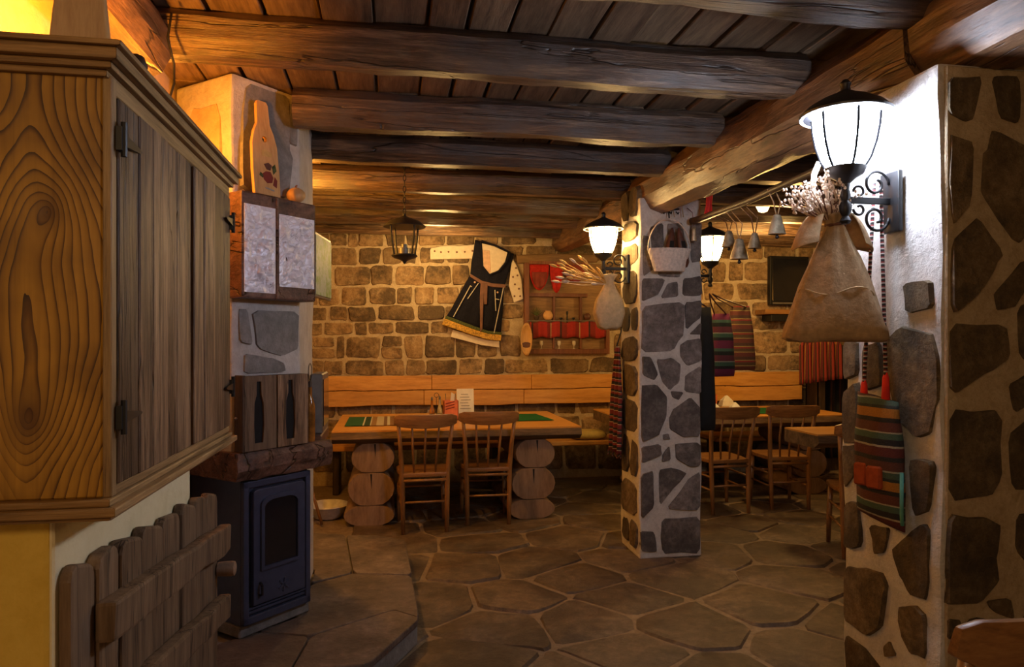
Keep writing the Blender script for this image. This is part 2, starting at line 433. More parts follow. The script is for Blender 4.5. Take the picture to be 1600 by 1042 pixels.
def m_crinkle():
    m, nt, b = newmat('crinkled_wood_painted_reflection')
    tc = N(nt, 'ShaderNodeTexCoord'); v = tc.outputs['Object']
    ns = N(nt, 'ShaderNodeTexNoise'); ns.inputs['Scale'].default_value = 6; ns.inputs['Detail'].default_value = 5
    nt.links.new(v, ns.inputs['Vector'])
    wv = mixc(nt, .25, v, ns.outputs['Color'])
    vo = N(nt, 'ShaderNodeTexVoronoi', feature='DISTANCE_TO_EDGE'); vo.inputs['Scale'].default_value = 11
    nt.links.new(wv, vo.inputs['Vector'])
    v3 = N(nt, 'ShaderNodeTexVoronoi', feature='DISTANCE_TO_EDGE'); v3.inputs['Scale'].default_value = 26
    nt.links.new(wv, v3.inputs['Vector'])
    c = ramp(nt, vo.outputs['Distance'], [(.0, (.30, .28, .36)), (.008, (.84, .83, .95)), (.3, (.90, .89, .99))])  # bright reflection on hewn wood put into the base colour, crease lines darkened
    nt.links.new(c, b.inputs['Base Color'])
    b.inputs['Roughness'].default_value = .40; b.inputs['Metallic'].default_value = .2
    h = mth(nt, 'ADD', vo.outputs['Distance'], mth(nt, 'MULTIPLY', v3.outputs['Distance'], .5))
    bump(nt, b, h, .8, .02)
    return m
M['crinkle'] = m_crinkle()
M['bag_a'] = stripes('woven_bag_stripes', [((.10, .02, .02), 3), ((.35, .33, .25), .6), ((.015, .015, .02), 2), ((.05, .10, .07), 2), ((.35, .33, .25), .5), ((.10, .03, .02), 3),
      ((.015, .015, .015), 1.5), ((.36, .16, .02), 3), ((.02, .03, .03), 1), ((.05, .09, .06), 2), ((.3, .3, .22), .5), ((.09, .03, .02), 3), ((.02, .02, .02), 1.5)], 'z', 4.3, off=.05)
M['bag_b'] = stripes('plum_green_stripes', [((.17, .02, .06), 4), ((.02, .02, .02), 1.5), ((.05, .12, .07), 2), ((.3, .3, .22), .5), ((.14, .03, .04), 3), ((.015, .02, .015), 2), ((.06, .13, .08), 1.5)], 'z', 4.6)
M['bag_c'] = stripes('rust_stripes', [((.18, .05, .03), 4), ((.42, .30, .09), .8), ((.12, .07, .03), 3), ((.30, .04, .03), 1.5), ((.40, .28, .08), .8), ((.10, .05, .03), 3)], 'z', 9)
M['skirt'] = stripes('red_skirt_stripes', [((.28, .03, .02), 3), ((.02, .015, .01), 1.5), ((.34, .05, .02), 2), ((.40, .25, .05), .8), ((.16, .02, .02), 2), ((.03, .02, .01), 1)], 'x', 11)
M['shawl'] = stripes('red_black_shawl', [((.16, .015, .02), 4), ((.40, .32, .22), .7), ((.015, .012, .015), 3), ((.20, .02, .02), 2), ((.35, .3, .25), .5), ((.02, .015, .02), 2)], 'z', 11)
M['runner'] = stripes('green_striped_runner', [((.008, .10, .03), 3.6), ((.6, .55, .4), .35), ((.01, .05, .02), 1.2), ((.6, .55, .4), .3), ((.30, .16, .05), 1), ((.5, .42, .28), 1.6), ((.2, .1, .04), .7), ((.6, .55, .4), .6),
      ((.25, .12, .04), .8), ((.01, .03, .015), 1.4), ((.6, .55, .4), .3), ((.01, .08, .028), 9)], 'x', 1.22, off=.37 * 1.22)
M['runnergreen'] = plain('green_table_runner', (.008, .11, .03), .85, 0, .2, .25, .2, 20)
M['braid'] = stripes('black_white_braid', [((.02, .015, .015), 1), ((.5, .45, .4), .6), ((.25, .03, .03), .6)], 'z', 62)
M['picture'] = stone('green_leaf_print', [(.18, .30, .06), (.24, .38, .09), (.48, .54, .48), (.22, .36, .08)], .5, .0, 5, (1, 1.0001))

# ------------------------------------------------------------------ stones laid into surfaces
def chaikin(P, k=.22):
    out = []
    n = len(P)
    for i in range(n):
        a, b = P[i], P[(i + 1) % n]
        out.append((a[0] * (1 - k) + b[0] * k, a[1] * (1 - k) + b[1] * k))
        out.append((a[0] * k + b[0] * (1 - k), a[1] * k + b[1] * (1 - k)))
    return out
def add_stone(P, put, mat, parent, h=.02, sink=.012, k=.14, round_=1, inset=.88, grow=1.0):
    """P outline in the surface's own 2D metres, put(u,v,height) -> world; a rough broken face with splayed edges"""
    for _ in range(round_): P = chaikin(P, k)
    c0_, c1_ = sum(p[0] for p in P) / len(P), sum(p[1] for p in P) / len(P)
    P = [(c0_ + (p[0] - c0_) * grow, c1_ + (p[1] - c1_) * grow) for p in P]
    size = max(max(p[0] for p in P) - min(p[0] for p in P), max(p[1] for p in P) - min(p[1] for p in P))
    Q = []
    for i in range(len(P)):
        a, b = P[i], P[(i + 1) % len(P)]; l = sqrt((b[0] - a[0]) ** 2 + (b[1] - a[1]) ** 2)
        m = 2 if l > size * .33 else 1
        for q in range(m):
            x_, y_ = a[0] + (b[0] - a[0]) * q / m, a[1] + (b[1] - a[1]) * q / m
            Q.append((x_ + random.uniform(-1, 1) * size * .016, y_ + random.uniform(-1, 1) * size * .016))
    P = Q
    cu = sum(p[0] for p in P) / len(P); cv = sum(p[1] for p in P) / len(P)
    hh = h * random.uniform(.7, 1.2)
    tu, tv = random.uniform(-.05, .05), random.uniform(-.05, .05)
    r0 = [put(cu + (u - cu) * 1.01, cv + (v - cv) * 1.01, -sink) for u, v in P]
    r2 = []
    for u, v in P:
        i2 = inset + random.uniform(-.5, .5) * (1 - inset)
        r2.append(put(cu + (u - cu) * i2, cv + (v - cv) * i2, max(hh * .5, hh * random.uniform(.75, 1.1) + tu * (u - cu) + tv * (v - cv))))
    n = len(P)
    vs = r0 + r2 + [put(cu + random.uniform(-.1, .1) * size, cv + random.uniform(-.1, .1) * size, hh * 1.1)]
    fs = [(i, (i + 1) % n, n + (i + 1) % n, n + i) for i in range(n)] + [(n + i, n + (i + 1) % n, 2 * n) for i in range(n)]
    return MB().add(vs, fs).build('stone', mat, parent, smooth='auto')
def voronoi(pts, bounds):
    x0, x1, y0, y1 = bounds; cells = []
    for i, p in enumerate(pts):
        poly = [(x0, y0), (x1, y0), (x1, y1), (x0, y1)]
        near = sorted((q for j, q in enumerate(pts) if j != i), key=lambda q: (q[0] - p[0]) ** 2 + (q[1] - p[1]) ** 2)[:18]
        for q in near:
            mx, my = (p[0] + q[0]) / 2, (p[1] + q[1]) / 2; nx, ny = q[0] - p[0], q[1] - p[1]
            d = [(a - mx) * nx + (b - my) * ny for a, b in poly]
            new = []
            for k in range(len(poly)):
                a, b = poly[k], poly[(k + 1) % len(poly)]; da, db = d[k], d[(k + 1) % len(poly)]
                if da <= 0: new.append(a)
                if da * db < 0:
                    t = da / (da - db); new.append((a[0] + (b[0] - a[0]) * t, a[1] + (b[1] - a[1]) * t))
            poly = new
            if not poly: break
        if len(poly) >= 3: cells.append(poly)
    return cells
def shrink(P, g):
    """move every edge of a convex outline inwards by g"""
    n = len(P); A = sum(P[i][0] * P[(i + 1) % n][1] - P[(i + 1) % n][0] * P[i][1] for i in range(n))
    s = 1 if A > 0 else -1; L = []
    for i in range(n):
        a, b = P[i], P[(i + 1) % n]; dx, dy = b[0] - a[0], b[1] - a[1]; l = sqrt(dx * dx + dy * dy)
        if l < 1e-4: continue
        nx, ny = -dy / l * s, dx / l * s
        L.append(((a[0] + nx * g, a[1] + ny * g), (dx / l, dy / l)))
    out = []
    for i in range(len(L)):
        (p, d), (q, e) = L[i - 1], L[i]
        cr = d[0] * e[1] - d[1] * e[0]
        if abs(cr) < 1e-3: out.append(q); continue
        t = ((q[0] - p[0]) * e[1] - (q[1] - p[1]) * e[0]) / cr
        out.append((p[0] + d[0] * t, p[1] + d[1] * t))
    A2 = sum(out[i][0] * out[(i + 1) % len(out)][1] - out[(i + 1) % len(out)][0] * out[i][1] for i in range(len(out)))
    return out if A2 * s > .004 and abs(A2) < abs(A) else None
def scatter(bounds, gap, tries=4000):
    pts = []
    for _ in range(tries):
        p = (random.uniform(*bounds[:2]), random.uniform(*bounds[2:]))
        if all((p[0] - q[0]) ** 2 + (p[1] - q[1]) ** 2 > gap * gap for q in pts): pts.append(p)
    return pts

# ------------------------------------------------------------------ the room shell
WB, WL, WR, ZC = 7.3, -1.0, 5.7, 2.65
XB = 1.643
floor = struct(MB().box(-2.4, 6.0, -2.2, 7.6, -.2, -.006).build('floor', M['floormortar']))
fb = (-.3, 4.9, 2.0, 7.2)
for cell in voronoi(scatter(fb, .40), fb):
    q = shrink(cell, random.uniform(.008, .016))
    if q and len(q) >= 3:
        q2 = [(x, y) for x, y in q]
        cx_ = sum(p[0] for p in q2) / len(q2); cy_ = sum(p[1] for p in q2) / len(q2)
        if cx_ > 1.62 and cx_ < 2.1 and 4.4 < cy_ < 4.85: continue
        add_stone(q2, lambda u, v, h: (u, v, -.005 + h * .8), M['flag'], floor, .007, .003, .10, 1, .975)
ceiling = struct(MB().box(-1.2, 6.0, -2.2, 7.6, ZC + .035, ZC + .2).build('ceiling', M['darkwood']))
x = -1.0
while x < 5.6:
    wd = random.uniform(.15, .21)
    ys = [.6, random.choice([2.7, 3.44]), random.choice([4.87, 5.55]), 7.3] if x < 1.9 else [.6, 4.87, 7.3]
    for y0, y1 in zip(ys, ys[1:]):
        z = ZC + random.uniform(-.004, .012)
        g = random.uniform(.004, .012)
        tl = random.uniform(-.006, .006)
        mb = MB().prism([(x + g, y0, z), (x + wd - g * .5, y0, z + tl), (x + wd - g * .5 + random.uniform(-.008, .008), y1 - .004, z + tl), (x + g + random.uniform(-.008, .008), y1 - .004, z)],
                        [(x + g, y0, z + .03), (x + wd - g * .5, y0, z + .03), (x + wd - g * .5, y1 - .004, z + .03), (x + g, y1 - .004, z + .03)])
        mb.build('plank', M['plank'], ceiling, bevel=.004)
    x += wd
wl = struct(MB().box(WL - .2, WL, -2.2, 7.6, -.1, ZC + .1).build('wall_left', M['oldwall']))
wr = struct(MB().box(WR, WR + .2, -2.2, 7.6, -.1, ZC + .1).build('wall_right', M['oldwall']))
wf = struct(MB().box(WL - .2, WR + .2, -2.2, -2.0, -.1, ZC + .1).build('wall_front', M['oldwall']))
wb = struct(MB().box(WL - .2, WR + .2, WB, WB + .2, -.1, ZC + .1).build('wall_back', M['mortar']))

# back wall masonry, rows read from the photograph (rows in its pixels, laid on the plane of the wall)
def zx(v): return 480 + v / 4.169
def zy(v): return 350 + v / 4.169
rows = [(10, 52, [140, 300, 440, 640, 820, 1000]),
        (55, 150, [60, 150, 262, 330, 505, 640, 720, 905, 1095]), (153, 266, [60, 150, 330, 488, 622, 722, 900, 1065]),
        (270, 405, [40, 165, 414, 568, 766, 936, 1060]), (410, 530, [70, 213, 398, 576, 692, 836, 990]),
        (534, 632, [25, 137, 262, 450, 707, 900]), (636, 722, [20, 105, 305, 390, 560, 797, 930]),
        (728, 880, [30, 186, 244, 482, 626, 756, 966, 1105, 1240]), (884, 990, [20, 108, 240, 505, 640, 770, 980, 1150]),
        (994, 1100, [20, 180, 370, 560, 700, 900, 1080]), (1105, 1260, [20, 190, 420, 560, 790, 990]), (1265, 1430, [20, 230, 420, 640, 850, 1010]),
        (1435, 1620, [20, 250, 480, 700, 950]), (1625, 1830, [20, 250, 500, 720, 980])]
def putb(u, v, h): return (u, WB - h, v)
NICHE = (825, 948, 405, 552)
for y0, y1, xs in rows:
    xs = list(xs)
    while xs[-1] < 3560: xs.append(xs[-1] + random.uniform(110, 250) * (1 if y1 < 990 else 1.2))
    xs = [xs[0] - 240, xs[0] - 100] + xs
    for a, b in zip(xs, xs[1:]):
        pa, pb, qa, qb = zx(a), zx(b), zy(y0), zy(y1)
        if y1 - y0 > 130 and random.random() < .25 and b - a < 160:
            parts = [(pa, pb, qa, (qa + qb) / 2), (pa, pb, (qa + qb) / 2, qb)]
        else: parts = [(pa, pb, qa, qb)]
        for (pa, pb, qa, qb) in parts:
            mx, my = (pa + pb) / 2, (qa + qb) / 2
            if NICHE[0] - 2 < mx < NICHE[1] - 2 and NICHE[2] < my < NICHE[3]: continue
            dy = (mx - 560) * -.012
            jx, jy = 2.6, 1.8
            J = lambda: random.uniform(-1, 1)
            P = [(pa + 1.3 + J() * jx * .6, qa + .9 + J() * jy * .7), ((pa + pb) / 2, qa + .9 + J() * jy), (pb - 1.3 + J() * jx * .6, qa + .9 + J() * jy * .7),
                 (pb - 1.3 + J() * jx, qb - .9 + J() * jy * .7), ((pa + pb) / 2, qb - .9 + J() * jy), (pa + 1.3 + J() * jx, qb - .9 + J() * jy * .7)]
            W = [onY(px, py + dy, WB) for px, py in P]
            if W[0][0] < -.98 or W[2][0] > WR - .02 or W[0][2] > ZC - .02 or W[3][2] < .02: continue
            add_stone([(p[0], p[2]) for p in W], putb, M['wallstone'], wb, .015, .008, .13, 1, .90)

# ------------------------------------------------------------------ pillars
def pillar(name, label, x0, x1, y0, y1, z1, mort):
    t = thing(name, label, 'pillar', ((x0 + x1) / 2, (y0 + y1) / 2, 0))
    rs = []
    for k in range(25):
        z = z1 * k / 24; ring = []
        for (a, b) in ((x0, y0), (x1, y0), (x1, y1), (x0, y1)):
            for s in range(1):
                ring.append((a + .016 * nz(a * 9, b * 7, z * 4.3) , b + .010 * nz(b * 9, a * 5, z * 4.1 + 5), z))
        rs.append(ring)
    MB().rings(rs).build('mortar_core', mort, t, bevel=.012, segs=2)
    return t
fp = pillar('stone_pillar', 'slim grey stone pillar with pale mortar in the middle of the room', XB, 2.08, 4.45, 4.83, 2.42, M['palemortar'])
def z7(P): return [(940 + x / 2.368, 440 + y / 2.368) for x, y in P]
def z6(P): return [(900 + x / 4.343, 240 + y / 4.343) for x, y in P]
front = [z7(p) for p in [
    [(150, 95), (300, 80), (300, 190), (265, 255), (150, 262)], [(308, 78), (366, 72), (366, 128), (312, 178)], [(290, 235), (320, 215), (365, 212), (367, 290), (315, 310), (290, 275)],
    [(325, 195), (366, 152), (366, 195)], [(150, 278), (180, 280), (205, 340), (195, 365), (152, 342)], [(205, 290), (260, 283), (288, 310), (285, 370), (250, 400), (225, 370)],
    [(310, 345), (366, 312), (366, 415), (308, 405)], [(148, 388), (200, 380), (245, 430), (240, 500), (215, 560), (148, 588)], [(250, 510), (270, 470), (330, 430), (362, 470), (362, 570), (300, 572), (255, 545)],
    [(148, 612), (215, 602), (220, 640), (150, 670)], [(275, 600), (363, 597), (363, 680), (325, 685), (275, 655)], [(148, 712), (190, 702), (190, 830), (148, 876)],
    [(212, 697), (260, 687), (312, 710), (260, 770), (215, 826)], [(330, 722), (363, 705), (363, 845), (240, 840)], [(222, 877), (363, 872), (363, 1000), (224, 1005)],
    [(146, 922), (195, 928), (203, 1000), (146, 995)], [(226, 567), (245, 562), (252, 582), (227, 583)], [(225, 640), (250, 607), (253, 660), (222, 666)], [(255, 405), (300, 408), (285, 438), (262, 428)]]]
front += [z6(p) for p in [[(445, 850), (600, 850), (560, 950), (450, 1005)], [(725, 850), (850, 832), (850, 962), (725, 962)], [(622, 882), (690, 872), (690, 968), (575, 978)],
    [(450, 560), (490, 560), (520, 780), (455, 830)], [(770, 480), (850, 460), (848, 730), (780, 745)], [(500, 500), (590, 470), (590, 640), (515, 660)], [(615, 480), (720, 470), (740, 700), (630, 690)],
    [(545, 700), (600, 700), (700, 760), (700, 840), (560, 830)]]]
for P in front:
    W = [onY(px, py, 4.45) for px, py in P]
    add_stone([(p[0], p[2]) for p in W], lambda u, v, h: (u, 4.45 - h, v), M['pillarstone'], fp, .012, .025, .10, 1, .94, 1.075)
zz = .04
while zz < 2.3:
    hh = random.uniform(.12, .30)
    sp = random.choice([None, None, .5])
    for (a, b) in ([(4.48, 4.80)] if sp is None else [(4.48, 4.62), (4.65, 4.80)]):
        jj = lambda: random.uniform(-.015, .015)
        P = [(a + jj(), zz + .012), (b + jj(), zz + .012 + jj()), (b + jj(), zz + hh - .012 + jj()), (a + jj(), zz + hh - .012)]
        add_stone(P, lambda u, v, h: (XB - h, u, v), M['nearstone'], fp, .012, .025, .2, 1, .9)
        add_stone(P, lambda u, v, h: (2.08 + h, u, v), M['nearstone'], fp, .012, .025, .2, 1, .9)
    zz += hh

np_ = pillar('stone_pillar', 'broad whitewashed stone pillar carrying the brightest wall lamp', XB, 2.35, 1.86, 2.32, 2.30, M['whitewash'])
leftf = [[(1390, 530), (1405, 510), (1455, 520), (1465, 560), (1464, 632), (1452, 680), (1436, 684), (1405, 650), (1392, 600)], [(1424, 718), (1461, 721), (1453, 799), (1430, 805)],
    [(1319, 612), (1343, 598), (1343, 690), (1320, 691)], [(1320, 697), (1340, 694), (1338, 745), (1322, 764)], [(1321, 785), (1343, 785), (1347, 854), (1323, 858)], [(1363, 820), (1392, 825), (1383, 863), (1369, 866)],
    [(1395, 863), (1415, 840), (1447, 817), (1454, 828), (1453, 903), (1448, 938), (1421, 926), (1409, 903)], [(1323, 886), (1357, 889), (1383, 897), (1386, 920), (1378, 984), (1357, 990), (1323, 967)],
    [(1405, 949), (1430, 946), (1447, 961), (1450, 1030), (1424, 1021), (1409, 992)], [(1383, 1010), (1392, 1001), (1404, 1024), (1386, 1027)], [(1324, 990), (1352, 1010), (1380, 1045), (1370, 1100), (1326, 1100)],
    [(1414, 442), (1455, 438), (1460, 480), (1420, 490)], [(1350, 540), (1375, 535), (1380, 600), (1352, 610)], [(1321, 535), (1340, 530), (1340, 585), (1321, 592)], [(1355, 640), (1385, 640), (1388, 720), (1360, 730)]]
for P in leftf:
    W = [onX(px, py, XB) for px, py in P]
    add_stone([(p[1], p[2]) for p in W], lambda u, v, h: (XB - h, u, v), M['nearstone'], np_, .012, .025, .12, 1, .94, 1.05)
frontf = [[(1478, 124), (1532, 122), (1517, 190), (1503, 192), (1479, 180)], [(1546, 122), (1587, 122), (1585, 194), (1558, 185)], [(1480, 213), (1515, 225), (1510, 319), (1482, 353)],
    [(1549, 204), (1600, 235), (1630, 300), (1604, 367), (1585, 381), (1527, 305), (1537, 233)], [(1482, 376), (1527, 340), (1563, 396), (1553, 415), (1515, 468), (1482, 487)], [(1549, 458), (1597, 405), (1612, 425), (1582, 477), (1553, 487)],
    [(1480, 506), (1568, 506), (1573, 560), (1540, 580), (1482, 620)], [(1585, 480), (1640, 460), (1640, 560), (1590, 560)], [(1480, 640), (1560, 640), (1558, 750), (1545, 775), (1482, 780)],
    [(1572, 680), (1620, 640), (1630, 765), (1577, 765)], [(1478, 802), (1539, 808), (1559, 823), (1553, 863), (1558, 909), (1527, 938), (1478, 946), (1476, 903)], [(1585, 805), (1620, 795), (1620, 905), (1582, 857)],
    [(1536, 938), (1573, 932), (1581, 966), (1550, 955)], [(1478, 965), (1498, 967), (1488, 995), (1477, 997)], [(1490, 1000), (1516, 961), (1573, 975), (1559, 996), (1500, 1008)],
    [(1578, 990), (1620, 930), (1630, 1040), (1590, 1040)], [(1572, 600), (1600, 585), (1620, 620), (1580, 645)]]
MB().box(XB + .014, 2.34, 1.853, 1.90, .0, 2.29).build('mortar_face', M['mortar'], np_, bevel=.004)
for P in frontf:
    W = [onY(px, py, 1.86) for px, py in P]
    add_stone([(p[0], p[2]) for p in W], lambda u, v, h: (u, 1.855 - h, v), M['nearstone'], np_, .012, .025, .12, 1, .94, 1.05)

# ------------------------------------------------------------------ beams
def log_rings(p0, p1, ry, rz, seed, n=8, seg=34, sq=.75, rough=.07, taper=1.0):
    p0, p1 = Vector(p0), Vector(p1); d = (p1 - p0).normalized(); side = d.cross(Vector((0, 0, 1))).normalized()
    rs = []
    for k in range(seg + 1):
        t = k / seg; c = p0.lerp(p1, t)
        c = c + Vector((0, 0, .014 * nz(t * 3, seed, 0))) + side * .018 * nz(t * 2.5, seed, 4)
        ring = []
        for i in range(n):
            a = 2 * pi * (i + .5) / n; ca, sa = cos(a), sin(a)
            q = 1.10 if n == 8 else 1.0
            f = (1 + rough * 1.4 * nz(ca * 1.5, sa * 1.5 + seed, t * 7) + rough * .9 * nz(ca * 4, sa * 4 + seed, t * 26)) * (1 + (taper - 1) * t)
            ring.append(tuple(c + side * ry * ca * q * f + Vector((0, 0, 1)) * rz * sa * q * f))
        rs.append(ring)
    return rs
BY = [1.97, 2.70, 3.44, 4.15, 4.87, 5.55, 6.24, 6.93]
names = ['dark ceiling beam above the lamp nearest the camera', 'first dark hewn cross beam lit amber at its cupboard end', 'second dark hewn cross beam meeting the chimney side',
         'third cross beam from the camera, the hanging lantern under it', 'fourth cross beam from the camera, amber on its chimney end', 'fifth cross beam from the camera, glowing amber at one end',
         'sixth cross beam from the camera, just before the stone wall', 'last cross beam lying along the top of the stone wall']
for i, y in enumerate(BY):
    x0 = -.88 if i < 2 else -.97
    if i == 2: x0 = -.45
    r = [.09, .085, .085, .075, .078, .08, .075, .07][i]
    b = MB().rings(log_rings((x0, y, ZC - r - .002), (1.70, y, ZC - r - .002), .085, r, i * 7.3)).build('ceiling_beam', M['beam'], smooth='beam')
    tag(b, names[i], 'beam', 'cross beams under the ceiling')
for i, y in enumerate(BY[2:]):
    b = MB().rings(log_rings((1.86, y + .05, ZC - .08), (5.65, y + .05, ZC - .08), .08, .078, 60 + i * 3.3)).build('ceiling_beam', M['beam'], smooth='beam')
    tag(b, ['bay cross beam nearest the broad pillar, beyond the long beam', 'second bay cross beam beyond the long beam', 'third bay cross beam, near the slim pillar top', 'fourth bay cross beam above the bay chairs',
            'fifth bay cross beam above the bay table', 'last bay cross beam along the wall over the television'][i], 'beam', 'cross beams under the bay ceiling')
lb = MB().rings(log_rings((1.80, 2.02, 2.43), (1.80, 7.25, 2.53), .155, .18, 3.1, 10, 60, .8, .10, .72)).build('long_beam', M['beamy'], smooth='beam')
tag(lb, 'long thick bark-brown beam running over both stone pillars', 'beam')
lb2 = MB().rings(log_rings((1.83, .5, 2.46), (1.83, 2.01, 2.44), .18, .165, 9.1, 10, 24, .8, .09)).build('long_beam', M['beamy'], smooth='beam')
tag(lb2, 'thick brown beam end butting against the long beam at the top corner', 'beam')
lb3 = MB().rings(log_rings((-.85, .5, 2.51), (-.85, 2.66, 2.51), .085, .125, 5.1, 10, 24)).build('wall_beam', M['beamy'], smooth='beam')
tag(lb3, 'short dark log under the ceiling above the cupboard', 'beam')
cw = MB().tube([onZ(268, 20, 2.57), onZ(262, 60, 2.48), onZ(272, 100, 2.40), onZ(272, 130, 2.34), onZ(266, 150, 2.27)], .004, 6).build('cable', M['iron'], smooth=True)
tag(cw, 'thin black cable dangling from the beam corner above the cupboard', 'cable')

# ------------------------------------------------------------------ cupboard, its masonry base and the plank door
CXF = -.52
cup = thing('cupboard', 'tall honey pine wall cupboard with two dark weathered plank doors', 'cupboard', (-.72, 1.87, 1.13))
cy0, cy1, cz0, cz1 = 1.388, 2.35, 1.165, 1.94
MB().box(-.985, CXF, cy0, cy1, cz0, cz1).build('body', M['cupside'], cup, bevel=.003)
def two_mold(steps, nm):
    a = MB(); b2 = MB()
    for za, zb, pr in steps:
        b2.prism([(CXF + pr, cy0 - pr, za), (CXF + pr, cy1 + pr * .5, za), (-.70, cy1 + pr * .5, za), (CXF, cy0, za)], [(CXF + pr, cy0 - pr, zb), (CXF + pr, cy1 + pr * .5, zb), (-.70, cy1 + pr * .5, zb), (CXF, cy0, zb)])
        a.prism([(CXF + pr, cy0 - pr, za), (CXF, cy0, za), (-.70, cy0 + .15, za), (-.99, cy0 + .15, za), (-.99, cy0 - pr, za)], [(CXF + pr, cy0 - pr, zb), (CXF, cy0, zb), (-.70, cy0 + .15, zb), (-.99, cy0 + .15, zb), (-.99, cy0 - pr, zb)])
    a.build(nm, M['mouldx'], cup, bevel=.003, segs=2); b2.build(nm, M['mould'], cup, bevel=.003, segs=2)
two_mold([(1.934, 1.946, .012), (1.946, 1.958, .024), (1.958, 1.979, .038), (1.979, 1.989, .048)], 'crown_molding')
two_mold([(1.152, 1.165, .020), (1.136, 1.152, .034), (1.127, 1.136, .022)], 'base_molding')
for (a, b, lab) in ((cy0 + .025, 1.895, 0), (1.925, 2.335, 1)):
    fr = MB().box(CXF, CXF + .010, a, b, cz0 + .018, cz1 - .03)
    d = fr.build('door', M['door'], cup)
    ys = [a]
    while ys[-1] < b - .12: ys.append(ys[-1] + random.uniform(.075, .125))
    ys.append(b)
    for p, q in zip(ys, ys[1:]):
        h = random.uniform(.018, .023)
        MB().box(CXF + .008, CXF + h, p + .0012, q - .0012, cz0 + .020, cz1 - .032).build('plank', M['door'], d, bevel=.003)
    hy = a if lab == 0 else b
    sg = 1 if lab == 0 else -1
    for zh in (1.83, 1.31):
        hb = MB().box(CXF + .018, CXF + .028, hy - .012, hy + .012, zh - .022, zh + .022)
        hb.tube([(CXF + .028, hy, zh - .032), (CXF + .028, hy, zh + .032)], .006, 8)
        hb.prism([(CXF + .024, hy, zh - .012), (CXF + .024, hy + sg * .085, zh - .004), (CXF + .024, hy + sg * .095, zh), (CXF + .024, hy + sg * .085, zh + .004), (CXF + .024, hy, zh + .012)],
                 [(CXF + .030, hy, zh - .012), (CXF + .030, hy + sg * .085, zh - .004), (CXF + .030, hy + sg * .095, zh), (CXF + .030, hy + sg * .085, zh + .004), (CXF + .030, hy, zh + .012)])
        hb.build('hinge', M['iron'], d)
MB().box(CXF, CXF + .016, cy0, cy0 + .024, cz0, cz1).build('corner_post', M['mouldz'], cup, bevel=.002)
MB().box(CXF, CXF + .013, cy0 + .024, cy1, cz1 - .028, cz1).build('top_rail', M['mould'], cup, bevel=.002)
MB().box(CXF, CXF + .013, cy0 + .024, cy1, cz0, cz0 + .018).build('bottom_rail', M['mould'], cup, bevel=.002)

base = thing('masonry_base', 'yellow plastered masonry block below the pine cupboard', 'plinth', (-.8, 1.87, 0))
MB().box(-.99, -.622, 1.42, 2.318, 0, 1.125).build('block', M['plaster'], base, bevel=.01, segs=2)
MB().box(-.63, -.616, 1.424, 2.318, 0, 1.124).build('cream_face', M['cream'], base, bevel=.004)
pd = thing('plank_door', 'low rustic plank door with two battens and a wooden knob', 'door', (-.60, 2.0, .02))
ys = [1.43, 1.545, 1.655, 1.80, 1.965, 2.125, 2.275, 2.41, 2.565]
for k, (a, b) in enumerate(zip(ys, ys[1:])):
    zt = 1.025 - .085 * (a - 1.43) / 1.1 + random.uniform(-.014, .014)
    zt2 = 1.025 - .085 * (b - 1.43) / 1.1 + random.uniform(-.01, .01)
    a2, b2 = a + .003, b - .003
    xf = -.585 + random.uniform(-.006, .006)
    P = [(a2, .04), (b2, .04), (b2, zt2 - .028), (b2 - .008, zt2 - .010), (b2 - .025, zt2), (a2 + .025, zt), (a2 + .008, zt - .010), (a2, zt - .028)]
    MB().prism([(xf, y, z) for y, z in P], [(-.614, y, z) for y, z in P]).build('plank', M['oldplank'], pd, bevel=.008, segs=2)
for (z0, z1, y0) in ((.885, .775, 1.525), (.675, .535, 1.60)):
    rs = []
    for k in range(13):
        t = k / 12; y = y0 + (2.565 - y0) * t; zc = z0 + (z1 - z0) * t + .012 * nz(t * 5, z0 * 9, 1)
        hw = .042 + .008 * nz(t * 4, z0 * 5, 7)
        rs.append([(-.586, y, zc - hw), (-.548, y, zc - hw), (-.545 + .004 * nz(t * 6, 2, z0), y, zc + hw), (-.586, y, zc + hw)])
    MB().rings(rs).build('batten', M['oldplank'], pd, bevel=.008, segs=2)
MB().lathe([(.024, 0), (.026, .045), (.024, .055), (.018, .058)], (-.586, 2.545, .668), 14, axis='x').build('knob', M['logend'], pd, smooth='auto')

lampb = thing('cupboard_lamp', 'small lit amber lamp on top of the cupboard', 'lamp', (-.80, 1.6, 1.989))
MB().lathe([(.05, 0), (.05, .012), (.02, .02), (.018, .04)], (-.80, 1.6, 1.989), 14).build('lamp_base', M['iron'], lampb, smooth='auto')
MB().lathe([(.008, .04), (.02, .055), (.024, .07), (.016, .088), (.004, .094)], (-.80, 1.6, 1.989), 12).build('bulb', M['bulb'], lampb, smooth=True)
bx, by = -.60, 1.50
P = [(-.055, 0), (.055, 0), (.048, .09), (.036, .2), (.032, .32), (.038, .38), (.026, .40), (-.026, .40), (-.038, .38), (-.032, .32), (-.036, .2), (-.048, .09)]
def sl(x, z, d): return (bx + x * .82, by + x * .57 + d * .82 + z * .03, 1.989 + z)
wpad = MB().prism([sl(x, z, -.012) for x, z in P], [sl(x, z, .012) for x, z in P]).build('wooden_paddle', M['honeyz'], bevel=.004, segs=2)
tag(wpad, 'plain wooden paddle standing on the cupboard top near its corner', 'paddle')
fig = thing('carved_figure', 'small dark carved figure behind the paddle on the cupboard', 'figurine', (-.60, 1.80, 1.989))
MB().lathe([(.03, 0), (.036, .02), (.03, .06), (.02, .09), (.014, .10)], (-.60, 1.80, 1.989), 12).build('body', M['darkwood'], fig, smooth=True)
